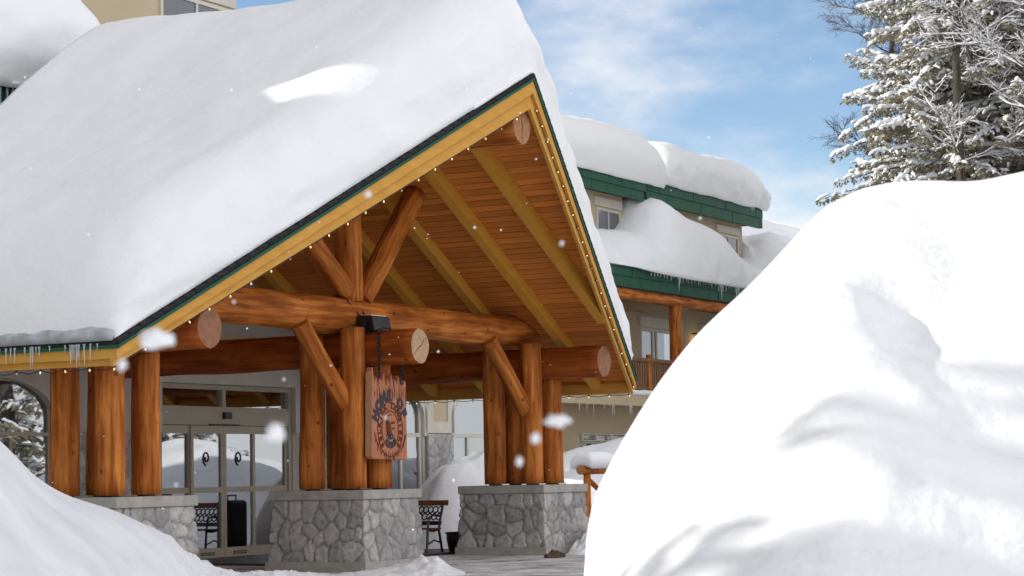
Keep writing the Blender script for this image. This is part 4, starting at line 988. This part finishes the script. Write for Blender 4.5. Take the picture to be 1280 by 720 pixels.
for rx, ry, w in ((.338, .388, .008), (.225, .265, .008)):
    a0, a1 = (-.6, math.pi + .6) if rx < .3 else (0, 2 * math.pi)
    mb.tube([(SU_ + .001, CVv + math.cos(a) * rx, CWw + math.sin(a) * ry) for a in np.linspace(0, 2 * math.pi, 41)], w, 5, False)
mb.build('emblem_ring', CARVE, SIGN)
# carved head in the middle: hood, goggles, beard
mb = MB()
def blob(cv, cw, rv_, rw_, t=.012, n=14):
    P = [(SU_ + t, cv + math.cos(a) * rv_, cw + math.sin(a) * rw_) for a in np.linspace(0, 2 * math.pi, n, endpoint=False)]; mb.prism([(SU_ - .01, p[1], p[2]) for p in P], P)
blob(.84, 2.07, .115, .125, .008); blob(.79, 2.00, .055, .10, .016); hd = mb.build('carved_head', CARVE, SIGN)
mb = MB(); blob(.87, 2.05, .075, .085, .016); blob(.84, 2.13, .085, .05, .018); mb.build('carved_face', CEDAR, SIGN)
mb = MB(); blob(.885, 2.075, .055, .020, .022); blob(.885, 1.995, .045, .014, .021); mb.build('carved_goggles', CARVE, SIGN)
mb = MB(); r = random.Random(4)
for k in range(19):
    a = rad(196 + 148 * k / 18); x, y = CVv + math.cos(a) * .43, CWw + .03 + math.sin(a) * .415
    dx = r.uniform(-.02, .02); L_ = .045 + .02 * r.random()
    mb.tube([(SU_ + .002, x + dx, y + L_), (SU_ + .002, x - dx * .4, y), (SU_ + .002, x - dx + .014 * (-1) ** k, y - L_)], [.004, .011, .004], 5)
mb.build('carved_border', CARVE, SIGN)
def chain(p, n, nm):
    mb = MB()
    for i in range(n):
        z = p[2] - i * .062; pts = []
        for k in range(13):
            a = 2 * math.pi * k / 12; d = math.cos(a) * .020; h = math.sin(a) * .040
            pts.append((p[0] + (d if i % 2 else 0), p[1] + (0 if i % 2 else d), z + h))
        mb.tube(pts, .009, 6, False)
    mb.build(nm, CHAINM, SIGN)
chain((-.03, .50, 3.36), 11, 'chain'); chain((-.03, 1.12, 3.10), 8, 'chain')
MB().tube([(-.03, .50, 3.36), (-.03, .62, 3.42), (-.03, .80, 3.415), (-.03, 1.0, 3.36), (-.03, 1.10, 3.2), (-.03, 1.12, 3.1)], .012, 6).build('chain_loop', CHAINM, SIGN)
for (u, v, w, lab) in ((.60, .82, 2.89, 'small ice hook hanging under the pale end of the middle log'),):
    pass

# ================================================================== BENCH, TUB, FENCE, SOIL
BN = thing('garden_bench', 'black cast iron bench with red slats half hidden behind the middle pedestal', 'bench', (-3.2, 5.62, 0))
def iron_end(u):
    mb = MB(); y = 5.38
    mb.tube([(u, y + .42, .0), (u, y + .36, .20), (u, y + .30, .42), (u, y + .36, .62), (u, y + .46, .86)], .022, 6)
    mb.tube([(u, y - .12, 0), (u, y - .08, .22), (u, y - .06, .42)], .022, 6); mb.tube([(u, y - .07, .42), (u, y + .12, .40), (u, y + .31, .43)], .02, 6)
    mb.tube([(u, y - .06, .42), (u, y - .02, .62), (u, y + .1, .66), (u, y + .36, .64)], .018, 6); mb.tube([(u, y - .08, .18), (u, y + .15, .25), (u, y + .37, .20)], .014, 6)
    mb.build('bench_end', BLACK, BN)
iron_end(-2.12); iron_end(-3.5)
for k in range(5): MB().box((-3.56, 5.33 + k * .068, .425), (-2.06, 5.33 + k * .068 + .055, .45)).build('seat_slat', REDWOOD, BN)
MB().prism([(-3.56, 5.835, .82), (-2.04, 5.835, .82), (-2.04, 5.86, .90), (-3.56, 5.86, .90)], [(-3.56, 5.862, .81), (-2.04, 5.862, .81), (-2.04, 5.887, .89), (-3.56, 5.887, .89)]).build('back_rail', REDWOOD, BN)
MB().prism([(-3.5, 5.70, .50), (-2.1, 5.70, .50), (-2.1, 5.725, .56), (-3.5, 5.725, .56)], [(-3.5, 5.727, .49), (-2.1, 5.727, .49), (-2.1, 5.752, .55), (-3.5, 5.752, .55)]).build('back_rail', BLACK, BN)
mb = MB(); n = 15
for k in range(n):
    u = -3.44 + 1.28 * k / (n - 1)
    for j in range(2):
        w = .63 + j * .115; v = 5.755 + j * .05
        mb.tube([(u + .048 * math.cos(a), v + .02 * math.sin(a), w + .052 * math.sin(a)) for a in np.linspace(0, 2 * math.pi, 11)], .012, 5, False)
mb.build('back_lattice', BLACK, BN)

TB = thing('tub', 'dark rounded tub edge showing at the foot of the right pedestal beside the mound', 'tub', (-2.02, 6.2, 0))
P = [(0, 0)] + [(.30 * math.cos(a), .42 * math.sin(a)) for a in np.linspace(0, math.pi / 2, 10)]
mb = MB(); n = 24
rings = [(.20, .0), (.235, .10), (.26, .25), (.262, .34), (.235, .345), (.215, .12)]
V = [(-1.98 + r_ * math.cos(2 * math.pi * k / n), 6.2 + r_ * math.sin(2 * math.pi * k / n), w_ + .014) for r_, w_ in rings for k in range(n)]
F = [(i * n + k, i * n + (k + 1) % n, (i + 1) * n + (k + 1) % n, (i + 1) * n + k) for i in range(len(rings) - 1) for k in range(n)] + [tuple(range(n))[::-1], tuple(range((len(rings) - 1) * n, len(rings) * n))]
mk('shell', V, F, NAVY, TB, smooth=True)
MB().tube([(-1.98 + .268 * math.cos(a), 6.2 + .268 * math.sin(a), .35) for a in np.linspace(0, 2 * math.pi, 25)], .016, 6, False).build('rim', NAVY, TB)

FN = thing('log_fence', 'rustic orange log fence with crossed braces behind the right pedestal', 'fence', (-2, 11.5, 0))
log('top_rail', (-2.0, 10.72, 1.36), (-2.0, 15.5, 1.36), .085, .08, LOG, FN, seed=91, ends=((ENDTAN, 0), None))
log('bottom_rail', (-2.0, 10.9, .35), (-2.0, 15.5, .35), .06, .06, LOG, FN, seed=92)
for v, s in ((11.0, 93), (13.0, 94), (15.0, 95)): log('fence_post', (-2.0, v, 0), (-2.0, v, 1.29), .075, .07, LOG, FN, seed=s)
for v in (11.0, 13.0):
    log('cross_brace', (-2.07, v + .08, 1.22), (-2.07, v + 1.92, .42), .05, .05, LOG, FN, seed=int(v) + 7); log('cross_brace', (-1.93, v + .08, .42), (-1.93, v + 1.92, 1.22), .05, .05, LOG, FN, seed=int(v) + 8)
fs = hgrid('snow_loaf', dense(-1.78, -2.22, 16, 1, 1, 8, .15), list(np.linspace(10.75, 15.4, 50)), lambda u, v: (u, v, 1.44 + (.26 + .08 * fbm((v * 1.3, 2, 2), 1, 3)) * edge(min(-1.77 - u, u + 2.23), .16) * edge(min(v - 10.74, 15.42 - v) + .02, .3)), SNOW, lambda u, v: (u, v, 1.445 - .05 * (abs(u + 2) / .2) ** 2), base=(-2, 13, 1.44))
props(fs, 'loaf of snow lying along the top rail of the log fence', 'rail snow')
bm = bmesh.new(); bmesh.ops.create_icosphere(bm, subdivisions=3, radius=1)
V = [(v.co.x * .12 * (1 + .5 * fbm(v.co * 2.0, 1, 3)) + .62, v.co.y * .26 * (1 + .5 * fbm(v.co * 1.7 + Vector((3, 1, 2)), 1, 3)) + 4.55, max(0, v.co.z) * .085 * (1 + .8 * fbm(v.co * 2.5, 1, 3)) + .02) for v in bm.verts]; F = [[w.index for w in f.verts] for f in bm.faces]; bm.free()
props(mk('soil_clod', V, F, SOIL, base=(.62, 4.55, 0)), 'clod of brown soil lying on the icy drive before the right pedestal', 'clod')

# ================================================================== TREES
NEEDLE = noise_mat('cedar_needles', (.19, .175, .11), (.40, .36, .25), scale=2.4, rough=.8, bump=0)
BARK = noise_mat('grey_bark', (.05, .042, .036), (.12, .105, .09), scale=6, rough=.95, bump=.6, stretch=(3, 3, .6))
TWIG = noise_mat('bare_twigs', (.09, .075, .075), (.16, .135, .13), scale=3, rough=.9)
SNOWTREE = snow_mat('branch_snow', (.86, .87, .89), (.90, .91, .92), bump=.15, fine=8)

ICO = None
def ico():
    global ICO
    if ICO is None:
        bm = bmesh.new(); bmesh.ops.create_icosphere(bm, subdivisions=2, radius=1); ICO = (np.array([v.co for v in bm.verts]), [[w.index for w in f.verts] for f in bm.faces]); bm.free()
    return ICO
def conifer(name, label, group, base, H, R0, seed, lo, hi, dens=9.0, lean=(0, 0), pw=.75, snowy=1.0, h0=1.5):
    r = random.Random(seed); nr = np.random.RandomState(seed)
    t = thing(name, label, 'tree', base, group, world=True); bx, by, bz = base
    tp = [(bx + lean[0] * (h / H) + .12 * math.sin(h * .4 + seed), by + lean[1] * (h / H), bz + h) for h in np.linspace(0, H, 24)]
    MB().tube(tp, [max(.02, .30 * (1 - i / 24) ** .8) for i in range(24)], 10).build('trunk', BARK, t, world=True, smooth=True)
    NV, NF, SVs, SFs, br = [], [], [], [], MB()
    nvc = svc = 0; iv, if_ = ico()
    h = h0
    while h < H - .4:
        dn = dens if lo < h < hi else dens * .22
        h += 1.0 / dn * r.uniform(.6, 1.4)
        if h > H - .4: break
        az = r.uniform(0, 2 * math.pi); Rb = R0 * (1 - h / H) ** pw * r.uniform(.60, 1.02) + .22
        ox = bx + lean[0] * h / H + .12 * math.sin(h * .4 + seed); oy = by + lean[1] * h / H
        up = r.uniform(-.02, .50); dr = r.uniform(.15, .62); n = max(5, int(Rb / .22)); pts = []
        bend = r.uniform(-.35, .35)
        for i in range(n + 1):
            s = i / n; a = az + bend * s
            pts.append(Vector((ox + math.cos(a) * Rb * s, oy + math.sin(a) * Rb * s, bz + h + Rb * (up * s - dr * s * s + .12 * s ** 4))))
        br.tube(pts, [max(.006, .045 * (Rb / 4) * (1 - i / (n + 1))) for i in range(n + 1)], 5)
        full = lo < h < hi
        for i in range(1, n + 1):
            s = i / n; p = pts[i]; d = (pts[i] - pts[i - 1]).normalized(); sd = Vector((-d.y, d.x, 0)).normalized()
            for sgn in ((-1, 1) if full else (r.choice((-1, 1)),)):
                ln = (.20 + .55 * (1 - s) * min(1, Rb / 3)) * r.uniform(.5, 1.2); q = p + (sd * sgn * .8 + d * .6) * ln; q.z -= .22 * ln * r.uniform(.3, 1.6)
                if full: br.tube([p, (p + q) / 2 + Vector((0, 0, .02)), q], [.010, .008, .004], 4)
                # sprays of needles hanging from the twig
                for k in range(8 if full else 5):
                    f = r.random(); c = p.lerp(q, f) + Vector((nr.uniform(-.05, .05), nr.uniform(-.05, .05), -r.uniform(0, .10)))
                    L_ = r.uniform(.07, .16) * (1 if full else 2.4); w_ = L_ * r.uniform(.16, .30)
                    dirv = Vector((nr.normal() * .7 + (q - p).x * 1.2, nr.normal() * .7 + (q - p).y * 1.2, -r.uniform(.2, 1.3))).normalized()
                    s2 = dirv.cross(Vector((nr.normal(), nr.normal(), nr.normal()))).normalized()
                    a, b, c2, e = c, c + dirv * L_ * .5 + s2 * w_, c + dirv * L_, c + dirv * L_ * .5 - s2 * w_
                    NV += [a, b, c2, e]; NF.append((nvc, nvc + 1, nvc + 2, nvc + 3)); nvc += 4
                if r.random() < .8 * snowy:
                    # snow lying along the twig
                    c = p.lerp(q, r.uniform(.2, .8)) + Vector((0, 0, .045)); ax = (q - p).normalized()
                    le, wi, th = ln * r.uniform(.25, .5) + .04, r.uniform(.03, .07), r.uniform(.03, .06)
                    if not full: le *= 1.3; wi *= 1.6
                    sx = ax; sy = Vector((0, 0, 1)).cross(ax).normalized(); sz = ax.cross(sy)
                    k = 1 + .35 * nr.randn(len(iv), 1) * .5
                    A = (iv * k) * np.array([[le, wi, th]]); A[:, 2] = np.where(A[:, 2] < 0, A[:, 2] * .5, A[:, 2]); A[:, 2] -= .25 * (A[:, 0]) ** 2 / max(le, .1)
                    M3 = np.array([sx, sy, sz]); B = A @ M3 + np.array(c)
                    SVs.append(B); SFs += [[x + svc for x in f] for f in if_]; svc += len(iv)
            if r.random() < .75 * snowy and s > .12:
                c = p - d * .1 + Vector((0, 0, .06)); sx = d; sy = Vector((0, 0, 1)).cross(d).normalized(); sz = d.cross(sy)
                k = 1 + .18 * nr.randn(len(iv), 1)
                A = (iv * k) * np.array([[r.uniform(.12, .26), r.uniform(.06, .12), r.uniform(.05, .10)]]); A[:, 2] = np.where(A[:, 2] < 0, A[:, 2] * .45, A[:, 2])
                B = A @ np.array([sx, sy, sz]) + np.array(c); SVs.append(B); SFs += [[x + svc for x in f] for f in if_]; svc += len(iv)
    mk('crown', NV, NF, NEEDLE, t, world=True)
    br.build('branches', BARK, t, world=True)
    mk('snow_load', np.vstack(SVs), SFs, SNOWTREE, t, world=True, smooth=True)
    return t
t1 = conifer('cedar_tree', 'snow laden cedar nearest the open sky, behind the towering snow bank', 'snow laden trees behind the bank', (12.05, 60, -.5), 30, 4.6, 3, 8.2, 16.6, 30, (.5, 0), .8)
t2 = conifer('cedar_tree', 'snow laden cedar at the right edge of the picture, thinner and more open', 'snow laden trees behind the bank', (14.7, 58.5, -.5), 30, 5.2, 8, 8.2, 16.6, 24, (-.6, 0), .8)
t3 = conifer('cedar_tree', 'smaller snow laden cedar in the gap between two taller ones', 'snow laden trees behind the bank', (14.1, 63.5, -.5), 27, 4.6, 14, 8.6, 16.6, 18, (.3, 0), .8)
def copy_tree(src, loc, rz, sc, label, group):
    c = src.copy(); COL.objects.link(c); c.location = loc; c.rotation_euler = (0, 0, rz); c.scale = (sc,) * 3; c['label'] = label; c['group'] = group
    for ch in list(src.children):
        d = ch.copy(); COL.objects.link(d); d.parent = c
    return c
for x, y, rz, sc in ((26, 44, 1, .8), (31, 48, 2.2, .75), (36, 53, 5, .85), (42, 52, 2.9, .9), (38, 47, 1.7, .8), (47, 57, 3.1, .9)):
    copy_tree(t2, (x, y, -.5), rz, sc, 'snow laden cedar seen only as a reflection in the lodge glass', 'cedars mirrored in the glass')

def bare_tree(label, base, H, seed, spread, lo, n0=15, snow=False, reach=1.0, group=None):
    r = random.Random(seed); t = thing('bare_tree', label, 'tree', base, group, world=True); mb = MB(); tw = MB(); sw = MB(); b = Vector(base)
    top = b + Vector((spread[0], spread[1], H)); tr = [b.lerp(top, s) + Vector((.15 * math.sin(s * 9), 0, 0)) for s in np.linspace(0, 1, 16)]
    mb.tube(tr, [.19 * (1 - .85 * i / 16) for i in range(16)], 8)
    def grow(p, d, L_, rad_, lv):
        n = 5; pts = [p]
        for i in range(n):
            d = (d + Vector((r.gauss(0, .13), r.gauss(0, .13), r.gauss(.03, .10)))).normalized(); pts.append(pts[-1] + d * L_ / n)
        tw.tube(pts, [rad_ * (1 - .7 * i / n) for i in range(n + 1)], 4 if lv else 5, False)
        if snow and (lv < 3 or r.random() < .35) and abs(d.z) < .8:
            w = rad_ * .8 + (.017 if lv < 2 else .009 if lv < 3 else .004)
            sw.tube([q + Vector((0, 0, rad_ * .6 + w * .5)) for q in pts], [w * r.uniform(.45, 1.25) for _ in pts], 5, False)
        if lv < 3:
            for i in range(1, n + 1):
                for _ in range(2):
                    if r.random() < .85: grow(pts[i], (d + Vector((r.gauss(0, .6), r.gauss(0, .6), r.gauss(0, .45)))).normalized(), L_ * r.uniform(.38, .6), max(.0045, rad_ * .5), lv + 1)
    for k in range(n0):
        s = r.uniform(lo, .98); p = b.lerp(top, s) + Vector((.15 * math.sin(s * 9), 0, 0)); a = r.uniform(0, 6.28); grow(p, Vector((math.cos(a), math.sin(a), r.uniform(.1, .8))).normalized(), r.uniform(1.3, 2.4) * (1.15 - s * .5) * reach, .026, 0)
    mb.build('trunk', BARK, t, world=True, smooth=True); tw.build('crown', TWIG, t, world=True)
    if snow: sw.build('snow_load', SNOWTREE, t, world=True, smooth=True)
    return t
bare_tree('leafless tree with fine twigs fringing the left side of the snow laden cedar', (11.0, 63, -.5), 19, 3, (.2, 0), .42)
bare_tree('frosted leafless tree whose snowy limbs fill the space before the tall cedar', (11.7, 57.0, -.5), 23, 5, (.5, 0), .36, 20, True, 1.1)
bare_tree('frosted leafless tree with snowy limbs at the right edge, before the open cedar', (13.9, 56.2, -.5), 23, 11, (-.5, 0), .36, 22, True, 1.2)
conifer('cedar_tree', 'tall cedar beside the drive, outside the left edge, whose shade falls on the bank', 'snow laden cedars by the drive', (-11.6, 4.0, -.2), 26, 4.9, 21, 7.0, 12.5, 46, (0, 0), .9, 1.0, 7.45)
SC2 = thing('suitcase', 'tall black suitcase with a top handle, seen mirrored in the entrance doors', 'suitcase', (-3.96, 5.4, 0))
bevel(MB().box((-4.12, 5.14, .06), (-3.82, 5.70, .95)).build('shell', BLACK, SC2), .07, 4)
MB().tube([(-3.97, 5.30, .94), (-3.97, 5.30, 1.03), (-3.97, 5.54, 1.03), (-3.97, 5.54, .94)], .014, 6).build('handle', BLACK, SC2)
for v in (5.2, 5.64): MB().tube([(-4.0, v - .02, .05), (-4.0, v + .02, .05)], .05, 10).build('wheel', NAVY, SC2)

# ================================================================== FALLING SNOW
def flake(px, py, dist, rr_, label, seed, st=(1, 1, 1)):
    d = FW + cx * ((px - 640) / FPX) - cy * ((py - 360) / FPX)
    c = Vector((0, 0, 1.33)) + d * dist; bm = bmesh.new(); bmesh.ops.create_icosphere(bm, subdivisions=3, radius=1)
    V = [tuple(c + Vector((v.co.x * st[0], v.co.y * st[1], v.co.z * st[2])) * rr_ * (1 + .45 * fbm(v.co * 1.6 + Vector((seed, 0, 0)), 1, 3))) for v in bm.verts]; F = [[w.index for w in f.verts] for f in bm.faces]; bm.free()
    return props(mk('snow_clump', V, F, SNOW, base=tuple(c), world=True, smooth=True), label, 'snow clump', 'clumps of falling snow')
flake(195, 424, 3.4, .021, 'biggest blurred clump of falling snow, before the lower end of the left rake board', 1, (1.25, 1, .72))
flake(697, 526, 3.6, .0175, 'wide blurred clump of falling snow before the right posts', 2, (1.15, 1, .6))
flake(669, 548, 3.6, .0085, 'small round clump of falling snow before the right front post', 3)
flake(649, 577, 3.9, .0070, 'lowest small clump of falling snow before the right posts', 4, (.8, 1, 1.2))
flake(153, 456, 3.2, .0070, 'small clump of falling snow below the left rake corner', 5, (.8, 1, 1.2))
flake(344, 541, 3.0, .0125, 'faint clump of falling snow before the right door sidelight', 6)
flake(460, 243, 4.4, .0060, 'small clump of falling snow before the middle of the left rake board', 7)
flake(702, 66 + 238, 5.0, .005, 'tiny clump of falling snow before the ceiling boards', 8)
r = random.Random(12); V, F = [], []
for i in range(130):
    Y = r.uniform(5, 24); x = (r.uniform(-.235, .235)) * Y; z = 1.33 + r.uniform(-.045, .215) * Y; s = r.uniform(.0025, .0055)
    n = len(V); V += [(x + s, Y, z), (x - s, Y, z), (x, Y + s, z), (x, Y - s, z), (x, Y, z + s), (x, Y, z - s)]
    F += [(n + a, n + b, n + c) for a, b, c in ((0, 2, 4), (2, 1, 4), (1, 3, 4), (3, 0, 4), (2, 0, 5), (1, 2, 5), (3, 1, 5), (0, 3, 5))]
props(mk('falling_snow', V, F, SNOW, base=(0, 12, 3), world=True), kind='stuff')
